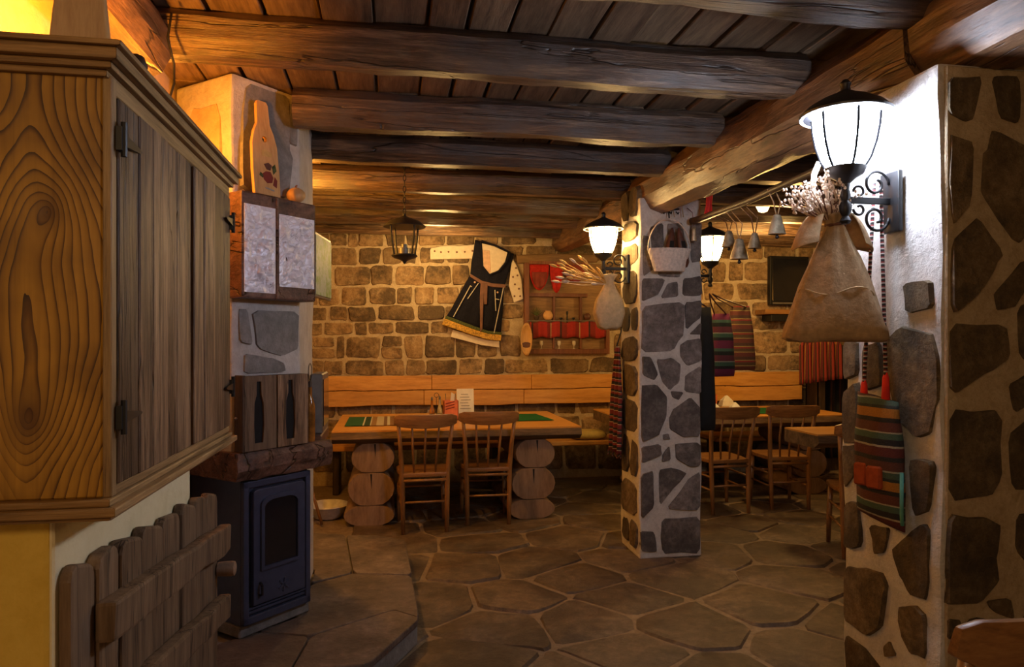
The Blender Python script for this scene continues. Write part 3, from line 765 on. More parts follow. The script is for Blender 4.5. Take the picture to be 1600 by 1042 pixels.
MB().lathe([(.004, .095), (.022, .105), (.026, .125), (.018, .145), (.003, .152)], (-.60, 1.80, 1.989), 12).build('head', M['darkwood'], fig, smooth=True)

# ------------------------------------------------------------------ corner fireplace (its diagonal front runs along U, facing out along Nn)
UX, UY = .682, .731
def fr(u, n, z): return (UX * u + UY * n, UY * u - UX * n, z)
hp = [(-.80, 2.93), (-.09, 2.95), (.128, 3.38), (.118, 3.7), (.108, 4.05), (.085, 4.70), (-.10, 4.86), (-.5, 5.0), (-.99, 5.0), (-.99, 2.93)]
hearth = thing('hearth', 'low flagstone hearth platform jutting out before the stove', 'hearth', (-.4, 3.9, 0))
MB().prism([(x, y, .0) for x, y in hp], [(x, y, .105) for x, y in hp]).build('hearth_base', M['greystone'], hearth, bevel=.008, segs=2)
hs = [[(-.79, 2.925), (-.40, 2.93), (-.36, 3.25), (-.60, 3.34), (-.80, 3.2)], [(-.395, 2.93), (-.09, 2.93), (.142, 3.38), (.02, 3.50), (-.355, 3.25)],
      [(-.36, 3.26), (.015, 3.51), (.138, 3.39), (.122, 4.0), (-.20, 4.10), (-.43, 3.95), (-.43, 3.50), (-.60, 3.35)], [(-.21, 4.105), (.122, 4.01), (.10, 4.72), (-.10, 4.88), (-.30, 4.93)], [(-.43, 3.97), (-.215, 4.11), (-.305, 4.94), (-.5, 5.01), (-.98, 5.01), (-.98, 4.2), (-.43, 4.2)]]
for q in hs:
    cu = sum(p[0] for p in q) / len(q); cv = sum(p[1] for p in q) / len(q)
    q = [(cu + (a - cu) * .993, cv + (b - cv) * .993) for a, b in q]
    P = chaikin(q, .06)
    MB().prism([(a, b, .095) for a, b in P], [(a, b, .128 + random.uniform(-.003, .003)) for a, b in P]).build('stone', M['hearthstone'], hearth, bevel=.006, segs=2)

ch = thing('chimney', 'rough grey rendered chimney breast above the stove', 'chimney', (-.7, 3.8, .9))
A, B, C_, D_, E_ = (-.69, 3.25), (-.436, 3.523), (-.436, 4.15), (-.995, 4.15), (-.995, 3.50)
def chim(z): return [(x + .01 * nz(x * 9, y * 9, z * 3), y + .01 * nz(y * 9, x * 9, z * 3 + 4), z) for x, y in (A, B, C_, D_, E_)]
MB().rings([chim(.95 + (ZC - .957) * k / 12) for k in range(13)]).build('breast', M['chimney'], ch, bevel=.012, segs=2)
uA, uB = 1.905, 2.28
def putd(u, v, h): return fr(u, -2.72 + h, v)
for q in ([(uA + .05, 2.13), (uB - .07, 2.13), (uB - .05, 2.35), (uB - .07, 2.63), (uA + .07, 2.63), (uA + .04, 2.35)], [(uB - .07, 2.40), (uB - .02, 2.40), (uB - .02, 2.6), (uB - .06, 2.6)],
          [(uA + .03, 1.60), (uA + .075, 1.60), (uA + .105, 1.44), (uA + .04, 1.45)], [(uA + .10, 1.60), (uB - .01, 1.60), (uB - .01, 1.42), (uB - .10, 1.385), (uA + .13, 1.42)], [(uA + .06, 1.40), (uA + .2, 1.38), (uA + .28, 1.35), (uA + .28, 1.31), (uA + .06, 1.31)]):
    add_stone(q, putd, M['greystone'], ch, .007, .02, .10, 1, .97)
def pute(u, v, h):    # left flank, from A to E
    dx, dy = E_[0] - A[0], E_[1] - A[1]; l = sqrt(dx * dx + dy * dy)
    return (A[0] + dx * u / l - h * dy / l, A[1] + dy * u / l + h * dx / l, v)
for q in ([(.06, 2.16), (.30, 2.14), (.31, 2.46), (.24, 2.54), (.07, 2.52)], [(.02, 1.95), (.2, 1.96), (.2, 2.10), (.03, 2.10)]):
    add_stone(q, pute, stone('rose_flank_stone', [(.42, .27, .16), (.52, .35, .22), (.60, .42, .28)], .7, .5, 7) if 'rs' not in M else M['rs'], ch, .012, .02, .16, 1, .92)
lowm = [(-.436, 3.57), (-.436, 4.15), (-.99, 4.15), (-.99, 4.06), (-.72, 3.85)]
MB().prism([(x, y, .128) for x, y in lowm], [(x, y, .95) for x, y in lowm]).build('lower_flank', M['chimney'], ch, bevel=.01)
MB(fr).box(uA + .03, uB + .05, -2.71, -3.05, .128, .185).build('footing', M['greystone'], ch, bevel=.006)

st = thing('stove', 'blue-black cast iron stove with arched glass door on the hearth', 'stove', fr(2.12, -2.85, .185))
s0, s1, sf = 1.935, 2.31, -2.70
MB(fr).box(s0, s1, sf, -3.08, .185, .835).build('stove_body', M['stove'], st, bevel=.008, segs=2)
fm = MB(fr)
for (a, b, z0, z1) in ((s0, s0 + .028, .19, .83), (s1 - .028, s1, .19, .83), (s0, s1, .80, .83), (s0, s1, .19, .225)): fm.box(a, b, sf, sf + .022, z0, z1)
fm.build('front_frame', M['stove'], st, bevel=.005, segs=2)
MB(fr).box(s0 + .02, s1 - .02, sf, sf + .012, .232, .245).box(s0 + .02, s1 - .02, sf, sf + .018, .252, .262).build('ash_lip', M['stove'], st, bevel=.002)
d0, d1, dz0, dz1 = s0 + .045, s1 - .04, .27, .79
def arch(i, top, r):
    a, b, z0 = d0 + i, d1 - i, dz0 + i + (.115 if i > .02 else 0)
    P = [(a, z0), (b, z0)]
    for k in range(7):
        t = k / 6 * pi / 2; P.append((b - r + r * cos(t), top - r * .55 + r * .55 * sin(t)))
    for k in range(7):
        t = pi / 2 + k / 6 * pi / 2; P.append((a + r + r * cos(t), top - r * .55 + r * .55 * sin(t)))
    return P
P = arch(0, dz1, .03)
sd = MB(fr).prism([(u, sf + .030, z) for u, z in P], [(u, sf + .002, z) for u, z in P]).build('stove_door', M['stove'], st, bevel=.005, segs=2)
rim_o, rim_i = arch(.035, dz1 - .035, .07), arch(.052, dz1 - .055, .06)
n = len(rim_o)
vs = [(u, sf + .030, z) for u, z in rim_o] + [(u, sf + .040, z) for u, z in rim_o] + [(u, sf + .040, z) for u, z in rim_i] + [(u, sf + .030, z) for u, z in rim_i]
fs = [(k * n + i, k * n + (i + 1) % n, (k + 1) * n + (i + 1) % n, (k + 1) * n + i) for k in range(3) for i in range(n)]
MB(fr).add(vs, fs).build('door_rim', M['stove'], sd)
MB(fr).prism([(u, sf + .0325, z) for u, z in rim_i], [(u, sf + .028, z) for u, z in rim_i]).build('door_glass', M['screen'], sd)
em = MB(fr)
uc, zc = (d0 + d1) / 2 + .02, .325
for k in range(6):
    a = k * pi / 3 + .3
    em.prism([(uc + .006 * cos(a + 1.57), sf + .036, zc + .006 * sin(a + 1.57)), (uc + .030 * cos(a + .2), sf + .036, zc + .030 * sin(a + .2)), (uc + .034 * cos(a), sf + .036, zc + .034 * sin(a)), (uc + .006 * cos(a - 1.57), sf + .036, zc + .006 * sin(a - 1.57))],
             [(uc + .006 * cos(a + 1.57), sf + .029, zc + .006 * sin(a + 1.57)), (uc + .030 * cos(a + .2), sf + .029, zc + .030 * sin(a + .2)), (uc + .034 * cos(a), sf + .029, zc + .034 * sin(a)), (uc + .006 * cos(a - 1.57), sf + .029, zc + .006 * sin(a - 1.57))])
em.build('star_emblem', M['stove'], sd)
MB(fr).tube([(d0 + .035, sf + .03, .31), (d0 + .03, sf + .05, .318), (d0 + .03, sf + .05, .36), (d0 + .035, sf + .03, .366)], .006, 8).build('door_handle', M['iron'], sd)

rs = []
for k in range(15):
    t = k / 14; u = 1.885 + .545 * t
    j = lambda a: .008 * nz(t * 7, a * 3.1, 2) + .004 * nz(t * 23, a * 5, 9)
    rs.append([fr(u, -3.10, .838), fr(u, -2.665 + j(1), .838 + j(2)), fr(u, -2.650 + j(3), .885), fr(u, -2.655 + j(4), .935), fr(u, -2.668 + j(5), .965), fr(u, -3.10, .965)])
mt = MB().rings(rs).build('mantel_beam', M['mantel'], bevel=.006, segs=2)
tag(mt, 'dark carved wooden mantel beam over the iron stove', 'mantel')

bc = thing('bottle_cabinet', 'rustic plank cabinet with two bottle-shaped cut-outs on the mantel', 'cabinet', fr(2.1, -2.75, .966))
b0, b1, bf = 1.915, 2.275, -2.655
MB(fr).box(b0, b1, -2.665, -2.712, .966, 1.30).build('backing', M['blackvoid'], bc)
MB(fr).box(b0 - .004, b0 + .012, bf, -2.712, .966, 1.305).build('side_panel', M['darkwood'], bc, bevel=.002)
def bottle(cu, z0, z1, s=1):
    return [(cu - .022, z0), (cu + .022, z0), (cu + .028, z0 + .08), (cu + .024, z0 + .18), (cu + .013, z1 - .06), (cu + .012, z1), (cu - .012, z1), (cu - .013, z1 - .06), (cu - .024, z0 + .18), (cu - .026, z0 + .08)]
for k, (a, b, cu) in enumerate(((b0, (b0 + b1) / 2 - .004, b0 + .082), ((b0 + b1) / 2 + .004, b1, b1 - .105))):
    z0, z1 = .968, 1.30
    bo = bottle(cu, 1.0, 1.275)
    # board with a hole: split along the bottle's axis into a left and a right half outline
    L = [(cu, z0), (a, z0), (a + .006, z1), (cu, z1), (cu, 1.275)] + [(p[0], p[1]) for p in bo[6:]] + [(cu - .022, 1.0), (cu, 1.0)]
    R = [(cu, 1.0), (cu + .022, 1.0)] + bo[1:6] + [(cu, 1.275), (cu, z1), (b - .004, z1), (b, z0), (cu, z0)]
    def strip(bm, side):
        # quads between the hole outline and the board edge
        hole = [(cu, .985)] + ([bo[1], bo[2], bo[3], bo[4], bo[5]] if side > 0 else [bo[0], bo[9], bo[8], bo[7], bo[6]]) + [(cu, 1.29)]
        edge = b if side > 0 else a
        zs = [z0] + [p[1] for p in hole[1:-1]] + [z1]
        for i in range(len(hole) - 1):
            h1, h2 = hole[i], hole[i + 1]
            if i == 0: q = [(cu, z0), (edge, z0), (edge, h2[1]), h2, (cu, h2[1])]
            elif i == len(hole) - 2: q = [h1, (edge, h1[1]), (edge, z1), (cu, z1), (cu, h1[1])]
            else: q = [h1, (edge, h1[1]), (edge, h2[1]), h2]
            if side < 0: q = q[::-1]
            bm.prism([(u, bf, z) for u, z in q], [(u, bf - .012, z) for u, z in q])
    bm = MB(fr); strip(bm, 1); strip(bm, -1)
    bm.build('cut_out_board', M['oldplank'] if k == 0 else M['door'], bc)
MB(fr).lathe([(.004, 0), (.009, .006), (.004, .012)], (b0 - .014, -2.69, 1.11), 8).build('latch', M['silver'], bc)

rs = []
blk = thing('wall_box', 'dark hewn wooden box, reflection coloured into its crinkled front, above the bottle cabinet', 'box', fr(2.14, -2.68, 1.62))
k0, k1, kz0, kz1 = 1.885, 2.295, 1.645, 2.11
MB(fr).box(k0, k1, -2.625, -2.73, kz0, kz1).build('box_body', M['mantel'], blk, bevel=.008, segs=2)
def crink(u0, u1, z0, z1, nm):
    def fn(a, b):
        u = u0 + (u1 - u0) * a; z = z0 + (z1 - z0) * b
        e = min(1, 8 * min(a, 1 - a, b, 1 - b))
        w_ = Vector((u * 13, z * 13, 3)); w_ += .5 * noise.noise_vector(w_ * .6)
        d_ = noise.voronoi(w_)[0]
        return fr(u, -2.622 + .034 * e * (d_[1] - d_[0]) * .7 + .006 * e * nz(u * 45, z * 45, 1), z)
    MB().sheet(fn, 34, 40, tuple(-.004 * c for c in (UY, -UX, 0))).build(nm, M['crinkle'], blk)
crink(k0 + .012, k0 + .175, kz0 + .025, kz1 - .055, 'reflection_panel')  # pale sheets that carry the painted reflection on the box front
crink(k0 + .195, k1 - .012, kz0 + .06, kz1 - .075, 'reflection_panel')
MB(fr).box(k0 + .178, k0 + .192, -2.62, -2.63, kz0, kz1).build('divider', M['mantel'], blk, bevel=.003)

# board, pumpkin on the box
bd = thing('cutting_board', 'bottle-shaped wooden cutting board with a hole and painted motif', 'cutting board', fr(2.02, -2.655, 2.111))
P = [(-.068, 0), (.068, 0), (.070, .10), (.066, .23), (.052, .285), (.034, .325), (.030, .415), (.020, .43), (-.022, .43), (-.030, .415), (-.033, .325), (-.052, .285), (-.066, .23), (-.070, .10)]
def bpos(x, z, d): return fr(2.025 + x, -2.638 - .10 * z + d, 2.111 + z)
hz, hr = .255, .014
def ring_outline():
    # boundary and hole joined by matching counts
    n = 28; out = []; hol = []
    for i in range(n):
        a = 2 * pi * i / n; hol.append((hr * cos(a), hz + hr * sin(a)))
        best = None
        for k in range(len(P)):
            p, q = P[k], P[(k + 1) % len(P)]
            dx, dz = cos(a), sin(a); ex, ez = q[0] - p[0], q[1] - p[1]
            den = dx * ez - dz * ex
            if abs(den) < 1e-9: continue
            t = ((p[0]) * ez - (p[1] - hz) * ex) / den; s = ((p[0]) * dz - (p[1] - hz) * dx) / den
            if t > 0 and -1e-6 <= s <= 1 + 1e-6 and (best is None or t < best): best = t
        out.append((best * cos(a), hz + best * sin(a)))
    return out, hol
# insert the true corners so that the outline stays crisp
def board_mesh():
    n = len(P); m = MB()
    angs = [(math.atan2(z - hz, x), x, z) for x, z in P]
    hol = [(hr * cos(a), hz + hr * sin(a)) for a, _, _ in angs]
    vs = [bpos(x, z, .009) for x, z in P] + [bpos(x, z, -.009) for x, z in P] + [bpos(x, z, .009) for x, z in hol] + [bpos(x, z, -.009) for x, z in hol]
    fs = []
    for i in range(n):
        j = (i + 1) % n
        fs += [(i, j, 2 * n + j, 2 * n + i), (n + j, n + i, 3 * n + i, 3 * n + j), (j, i, n + i, n + j), (2 * n + i, 2 * n + j, 3 * n + j, 3 * n + i)]
    return m.add(vs, fs)
board_mesh().build('board', M['honeyz'], bd)
def motif(P2, mat, nm, d=.0105):
    MB().prism([bpos(x, z, d) for x, z in P2], [bpos(x, z, .0085) for x, z in P2]).build(nm, mat, bd)
motif([(-.018, .07), (.0, .055), (.026, .06), (.034, .085), (.02, .11), (-.005, .108), (-.022, .095)], M['oxblood'], 'painted_flower')
motif([(.03, .05), (.05, .04), (.055, .075), (.042, .09)], M['oxblood'], 'painted_petal')
motif([(.0, .118), (.02, .115), (.03, .14), (.012, .15), (-.012, .14)], M['leather'], 'painted_petal')
motif([(-.04, .085), (-.022, .075), (-.018, .09), (-.034, .10)], M['green'], 'painted_leaf')
motif([(.036, .10), (.054, .12), (.048, .15), (.03, .135)], M['green'], 'painted_leaf')
motif([(-.02, .175), (.03, .178), (.034, .195), (.0, .21), (-.02, .20)], M['straw'], 'painted_sun')
motif([(-.012, .03), (.034, .022), (.036, .028), (-.012, .036)], M['ink'], 'painted_line')
pk = thing('wooden_pumpkin', 'small round pale pumpkin on the pale-fronted wall box', 'ornament', fr(2.21, -2.665, 2.111))
rs = []
for k in range(9):
    t = pi * k / 8; ring = []
    for i in range(24):
        a = 2 * pi * i / 24; r = .042 * max(.12, sin(t)) * (1 + .06 * cos(8 * a))
        c = fr(2.21, -2.665, 2.111)
        ring.append((c[0] + r * cos(a), c[1] + r * sin(a), c[2] + .036 - .036 * cos(t)))
    rs.append(ring)
MB().rings(rs).build('pumpkin_body', M['pumpkin'], pk, smooth=True)
c = fr(2.21, -2.665, 2.181)
MB().tube([c, (c[0], c[1], c[2] + .008), (c[0] + .006, c[1], c[2] + .014)], [.007, .005, .004], 6).build('stalk', M['twig'], pk)

# things by the chimney's flank
pj = thing('oil_bottle', 'tall amber bottle with herbs on the mantel end', 'bottle', fr(2.325, -2.70, .966))
c = fr(2.325, -2.70, .966)
MB().lathe([(.022, 0), (.024, .01), (.024, .17), (.018, .20), (.010, .22), (.009, .26), (.011, .265)], c, 14).build('bottle_body', M['oil'], pj, smooth='auto')
MB().lathe([(.008, .262), (.009, .29), (.006, .295)], c, 10).build('stopper', M['darkwood'], pj, smooth='auto')
MB().tube([(c[0] + .02 * cos(a) * .4, c[1], c[2] + .30 + .04 + .03 * sin(a) * 1.4) for a in [k * pi / 6 for k in range(13)]], .002, 5).build('hanging_loop', M['iron'], pj)
mc = thing('mirror_box', 'grey box frame with dark glass on the mantel end', 'frame', fr(2.385, -2.74, .966))
def fb_(u, n, z): return fr(u, n, z)
mb = MB()
Q = [(-.405, 3.62, .968), (-.405, 3.98, .968), (-.405, 3.98, 1.28), (-.405, 3.62, 1.28)]
def pane(x, y0, y1, z0, z1): return [(x, y0, z0), (x, y1, z0), (x, y1, z1 - .02), (x, y1 - .02, z1), (x, y0, z1)]
MB().prism(pane(-.40, 3.64, 3.98, .985, 1.29), pane(-.34, 3.66, 4.0, .985, 1.29)).build('box_frame', M['silver'], mc, bevel=.006)
MB().prism(pane(-.342, 3.69, 3.97, 1.02, 1.26), pane(-.336, 3.69, 3.97, 1.02, 1.26)).build('dark_glass', M['screen'], mc)
MB().box(-.425, -.34, 3.60, 4.02, .93, .985).build('shelf_block', M['mantel'], mc, bevel=.006)
pc = thing('picture', 'small canvas picture with green leaves on the chimney flank', 'picture', (-.40, 4.1, 1.68))
def leaf_(o, z0, z1, e): return [(-.428 + o, 3.95 + e, z0), (-.375 + o, 4.32 - e, z0), (-.375 + o, 4.32 - e, z1), (-.428 + o, 3.95 + e, z1)]
MB().prism(leaf_(0, 1.70, 2.06, 0), leaf_(.022, 1.70, 2.06, 0)).build('canvas_frame', M['silver'], pc, bevel=.003)
MB().prism(leaf_(.021, 1.715, 2.045, .012), leaf_(.026, 1.715, 2.045, .012)).build('print', M['picture'], pc)

# ------------------------------------------------------------------ tables, benches
def slab(x0, x1, y0, y1, z0, z1, seed):
    rs = []
    nn = 26
    for k in range(nn + 1):
        t = k / nn; x = x0 + (x1 - x0) * t
        j = .022 * nz(t * 4, seed, 0) + .008 * nz(t * 15, seed, 3)
        j2 = .022 * nz(t * 4, seed, 8)
        rs.append([(x, y0 + j, z1), (x, y1 + j2, z1), (x, y1 + j2, z0), (x, y0 + .05 + j, z0), (x, y0 - .012 + j + .01 * nz(t * 20, seed, 5), (z0 + z1) / 2 - .005)])
    return rs
def log_table(label, x0, x1, y0, y1, zt, peds, th=.105, wood_key='tabletop', vis=None):
    t = thing('log_table', label, 'table', ((x0 + x1) / 2, (y0 + y1) / 2, 0))
    MB().rings(slab(x0, x1, y0, y1, zt - th, zt - .012, x0 * 3)).build('live_edge_slab', M['bark'], t, smooth='auto')
    rs = [[(x, y + (.022 * nz((x - x0) / (x1 - x0) * 4, x0 * 3, 0 if y == y0 else 8)), z) for (y, z) in ((y0, zt - .012), (y0, zt), (y1, zt), (y1, zt - .012))] for x in [x0 + (x1 - x0) * k / 26 for k in range(27)]]
    MB().rings(rs).build('table_top', M[wood_key], t, smooth='auto')
    for px in peds:
        zz = 0
        hs_ = [(.16, .20), (.26, .185), (zt - th - .42, .17)]
        for k, (h, r) in enumerate(hs_):
            rs = []
            for yy in (y0 + .06, y0 + .075, y1 - .25, y1 - .235):
                e = .97 if yy in (y0 + .06, y1 - .235) else 1
                ring = []
                for i in range(18):
                    a = 2 * pi * i / 18
                    z = zz + h / 2 + h / 2 * max(-1, min(1, sin(a) * 1.12)) * e
                    ring.append((px + r * cos(a) * (1 + .04 * nz(a, px * 7, k)) * e + (.015 * (k - 1)), yy, z))
                rs.append(ring)
            lg = MB().rings(rs).build('log', M['logend'], t, smooth='auto')
            ck = px + .03 * (k - 1)
            if k: MB().prism([(ck - .008, y0 + .057, zz + h * .96), (ck + .008, y0 + .057, zz + h * .96), (ck + .003, y0 + .057, zz + h * .5)], [(ck - .008, y0 + .07, zz + h * .96), (ck + .008, y0 + .07, zz + h * .96), (ck + .003, y0 + .07, zz + h * .5)]).build('crack', M['blackvoid'], lg)
            zz += h
    return t
log_table('long live-edge log table under the costume, two chairs drawn up', -.45, 1.55, 5.56, 6.85, .76, [-.15, 1.16])
log_table('live-edge log table in the bay beyond the slim pillar', 2.08, 4.35, 6.02, 7.0, .76, [2.5, 3.95])
log_table('nearer log table partly behind the broad pillar', 3.02, 4.35, 4.55, 4.98, .79, [3.9])

def wave(x, s, a=.014): return a * nz(x * 1.7, s, 0) + a * .5 * nz(x * 5, s, 2)
def bench(label, x0, x1, secs, z0, z1, yb, endarm=False):
    t = thing('bench', label, 'bench', ((x0 + x1) / 2, yb, 0))
    zm = z0 + (z1 - z0) * .52
    for lo, hi, s0, s1, nm in ((z0, zm, 1.3, 4.4, 0), (zm, z1, 4.4, 9.0, 1)):
        cuts = [x0] + [x0 + (x1 - x0) * f + .08 * nm for f in secs] + [x1]
        for a, b in zip(cuts, cuts[1:]):
            rs = []
            m = 12
            for k in range(m + 1):
                x = a + .002 + (b - a - .004) * k / m
                zl = lo + wave(x, s0) + .004; zh = hi + wave(x, s1) * (1 if nm == 0 else .4) - .004
                tk = .045
                rs.append([(x, yb - tk + .02 * 0, zl), (x, yb, zl), (x, yb, zh), (x, yb - tk, zh)])
            MB().rings(rs).build('back_plank', M['honey'], t, bevel=.004)
    MB().box(x0, x1, yb - .52, yb - .05, .425, .47).build('seat', M['honey'], t, bevel=.008)
    for x in (x0 + .1, (x0 + x1) / 2, x1 - .15):
        MB().box(x, x + .06, yb - .42, yb - .1, 0, .425).build('leg', M['darkwood'], t, bevel=.005)
        MB().box(x, x + .07, yb - .001, yb + .036, z0 + .03, z1 - .03).build('wall_batten', M['darkwood'], t, bevel=.004)
    return t
bench('long honey wood bench against the wall below the costume', -.64, 2.62, (.30, .62), .80, 1.115, 7.235)
bench('shorter honey wood bench below the television in the bay', 3.30, 4.58, (), .80, 1.125, 7.235)
cu = MB()
rs = []
for k in range(9):
    t = pi * k / 8
    rs.append([(1.98 + .19 * (abs(cos(a)) ** .6) * (1 if cos(a) > 0 else -1) * max(.1, sin(t) ** .5), 6.88 + .15 * (abs(sin(a)) ** .6) * (1 if sin(a) > 0 else -1) * max(.1, sin(t) ** .5), .515 - .045 * cos(t)) for a in [2 * pi * i / 20 for i in range(20)]])
tag(cu.rings(rs).build('seat_cushion', M['cushion'], smooth=True), 'flat mustard seat cushion on the bench beside the long table', 'cushion')

# ------------------------------------------------------------------ chairs
def make_chair(label, loc, rz):
    t = thing('dining_chair', label, 'chair', loc, rz, 'spindle-back wooden chairs')
    L = dict(local=True)
    def post(sx):
        pts = [(sx * .165, .0, 0), (sx * .168, .012, .22), (sx * .172, .02, .44), (sx * .185, -.005, .65), (sx * .205, -.05, .86)]
        MB().tube(pts, [.016, .019, .020, .017, .014], 10).build('rear_post', M['chair'], t, smooth=True, **L)
        MB().tube([(sx * .185, .40, 0), (sx * .18, .395, .2), (sx * .172, .385, .425)], [.014, .020, .018], 10).build('leg', M['chair'], t, smooth=True, **L)
    post(-1); post(1)
    P = [(-.17, .0), (.17, .0), (.20, .2), (.205, .37), (.18, .42), (-.18, .42), (-.205, .37), (-.20, .2)]
    MB().prism([(x, y, .425) for x, y in P], [(x, y, .458) for x, y in P]).build('seat', M['chairx'], t, bevel=.009, segs=2, smooth='auto', **L)
    rs = []
    for k in range(13):
        a = -1 + k / 6; x = a * .238; y = -.075 + .035 * a * a; h = .046 + .012 * (1 - a * a); zc = .852 + .012 * (a * a)
        e = 1 if abs(a) < .95 else .7
        rs.append([(x, y - .012, zc - h * e * .85), (x, y + .012, zc - h * e * .85), (x, y + .013 - .02, zc + h * e), (x, y - .015 - .012, zc + h * e)])
    MB().rings(rs).build('crest_rail', M['chairx'], t, bevel=.008, segs=2, smooth='auto', **L)
    for x in (-.095, 0, .095):
        MB().tube([(x * .85, .025, .455), (x * .95, .012, .62), (x * 1.08, -.062 + .02 * (x / .2) ** 2, .83)], [.008, .010, .007], 8).build('spindle', M['chair'], t, smooth=True, **L)
    for z in (.40, .235):
        MB().tube([(-.17, .012, z), (.17, .012, z)], .012 if z > .3 else .009, 8).build('stretcher', M['chairx'], t, smooth=True, **L)
    MB().tube([(-.18, .395, .28), (.18, .395, .28)], .009, 8).build('stretcher', M['chairx'], t, smooth=True, **L)
    for sx in (-1, 1):
        for z in (.20, .31):
            MB().tube([(sx * .168, .01, z), (sx * .182, .395, z)], .009, 8).build('stretcher', M['chair'], t, smooth=True, **L)
    return t
c0 = make_chair('spindle-back chair at the long table, beside the orange holder', (.26, 5.34, 0), .03)
dup(c0, (.765, 5.48, 0), -.03, 'spindle-back chair at the long table, beside its right log pedestal')
dup(c0, (2.84, 5.50, 0), .04, 'spindle-back chair at the bay table, beside the slim pillar')
dup(c0, (3.42, 5.55, 0), -.10, 'spindle-back chair at the bay table, second from the slim pillar')
dup(c0, (3.15, 4.16, 0), -.40, 'spindle-back chair at the nearer table, half hidden by the broad pillar')
dup(c0, (1.28, 1.22, .02), .08, 'dark crest of a chair at the foot of the broad pillar')

# ------------------------------------------------------------------ table things
ZT = .762
def runner(name, label, x0, x1, y0, y1, mat, skew=0.0, seed=0):
    def fn(a, b):
        x = x0 + (x1 - x0) * a; y = y0 + (y1 - y0) * b
        return (x + skew * b, y, ZT + .003 + .002 * nz(x * 6, y * 6, seed))
    o = MB().sheet(fn, 24, 6, (0, 0, .003)).build(name, mat)
    return tag(o, label, 'table runner')
p0, p1 = onZ(545, 665, ZT), onZ(668, 650, ZT)
runner('table_runner', 'green runner with woven cream stripes on the long table', -.37, .42, 5.86, 6.55, M['runner'])
runner('table_runner', 'plain green runner at the right end of the long table', .72, 1.42, 6.0, 6.55, M['runnergreen'], -.05, 4)
runner('table_runner', 'green runner across the bay log table', 2.95, 4.05, 6.2, 6.75, M['runnergreen'], -.1, 8)
hx, hy = .36, 6.05
ho = thing('menu_holder', 'small orange box holding cutlery and napkins on the long table', 'holder', (hx, hy, ZT))
bx_ = MB()
hxx, hyy, _ = onZ(704, 655, ZT)
w2 = .065
for (a, b, c_, d) in ((-w2, w2, -w2, -w2 + .006), (-w2, w2, w2 - .006, w2), (-w2, -w2 + .006, -w2, w2), (w2 - .006, w2, -w2, w2)):
    bx_.box(hxx + a, hxx + b, hyy + c_, hyy + d, ZT, ZT + .17)
bx_.box(hxx - w2, hxx + w2, hyy - w2, hyy + w2, ZT, ZT + .008)
bx_.build('holder_box', M['orange'], ho)
for k in range(3):
    z = ZT + .09 + k * .024
    MB().prism([(hxx - .05, hyy - w2 - .001, z), (hxx + .03, hyy - w2 - .001, z + .02), (hxx + .03, hyy - w2 - .001, z + .03), (hxx - .05, hyy - w2 - .001, z + .01)],
               [(hxx - .05, hyy - w2 + .002, z), (hxx + .03, hyy - w2 + .002, z + .02), (hxx + .03, hyy - w2 + .002, z + .03), (hxx - .05, hyy - w2 + .002, z + .01)]).build('printed_line', M['oxblood'], ho)
for k, (dx, m) in enumerate(((-.03, 'silver'), (0, 'white'), (.03, 'silver'))):
    o = thing('cutlery' if m == 'silver' else 'napkin', ['steel fork handle in the orange holder, nearest the cruets', 'white paper napkin in the orange holder', 'steel knife handle in the orange holder, nearest the menu'][k], 'cutlery' if m == 'silver' else 'napkin', (hxx + dx, hyy, ZT + .01))
    if m == 'silver':
        MB().tube([(hxx + dx, hyy, ZT + .01), (hxx + dx * 1.3, hyy + .01, ZT + .16), (hxx + dx * 1.5, hyy + .015, ZT + .23)], [.004, .005, .009], 8, .4).build('handle', M['silver'], o, smooth=True)
    else:
        MB().prism([(hxx - .02, hyy + .02, ZT + .01), (hxx + .03, hyy + .02, ZT + .01), (hxx + .04, hyy + .03, ZT + .22), (hxx + .01, hyy + .03, ZT + .24)],
                   [(hxx - .02, hyy + .026, ZT + .01), (hxx + .03, hyy + .026, ZT + .01), (hxx + .04, hyy + .036, ZT + .22), (hxx + .01, hyy + .036, ZT + .24)]).build('folded_paper', M['white'], o)
for k, (px, py, mat, lab) in enumerate(((675, 652, 'oil', 'slim oil cruet standing left of the wire caddy on the long table'), (687, 650, 'glass', 'clear cruet between the oil and the orange holder'))):
    x, y, _ = onZ(px, py, ZT)
    o = thing('cruet', lab, 'cruet', (x, y, ZT), 0, 'cruets on the long table')
    MB().lathe([(.024, 0), (.026, .01), (.024, .06), (.012, .10), (.009, .15), (.012, .155)], (x, y, ZT), 12).build('cruet_body', M[mat], o, smooth='auto')
    MB().lathe([(.007, .15), (.010, .165), (.010, .18), (.003, .19)], (x, y, ZT), 10).build('stopper', M['silver'], o, smooth='auto')
x, y, _ = onZ(682, 656, ZT)
o = thing('wire_caddy', 'thin wire cruet caddy with a tall ring handle on the long table', 'caddy', (x, y, ZT))
mb = MB()
for z in (.004, .05):
    mb.tube([(x + .06 * cos(a), y + .035 * sin(a), ZT + z) for a in [k * pi / 8 for k in range(17)]], .0025, 5)
mb.tube([(x - .06, y, ZT), (x - .06, y, ZT + .05)], .0025, 5); mb.tube([(x + .06, y, ZT), (x + .06, y, ZT + .05)], .0025, 5)
mb.build('wire_frame', M['iron'], o)
MB().tube([(x, y, ZT + .02), (x, y, ZT + .2)] + [(x + .02 * sin(a), y, ZT + .22 - .02 * cos(a)) for a in [k * pi / 5 for k in range(11)]], .0025, 5).build('handle', M['iron'], o)
x, y, _ = onZ(727, 650, ZT)
o = thing('menu_card', 'white menu card standing beside the orange holder', 'menu', (x, y, ZT))
Pm = lambda a, b, c: (x + a, y + c * .35, ZT + b)
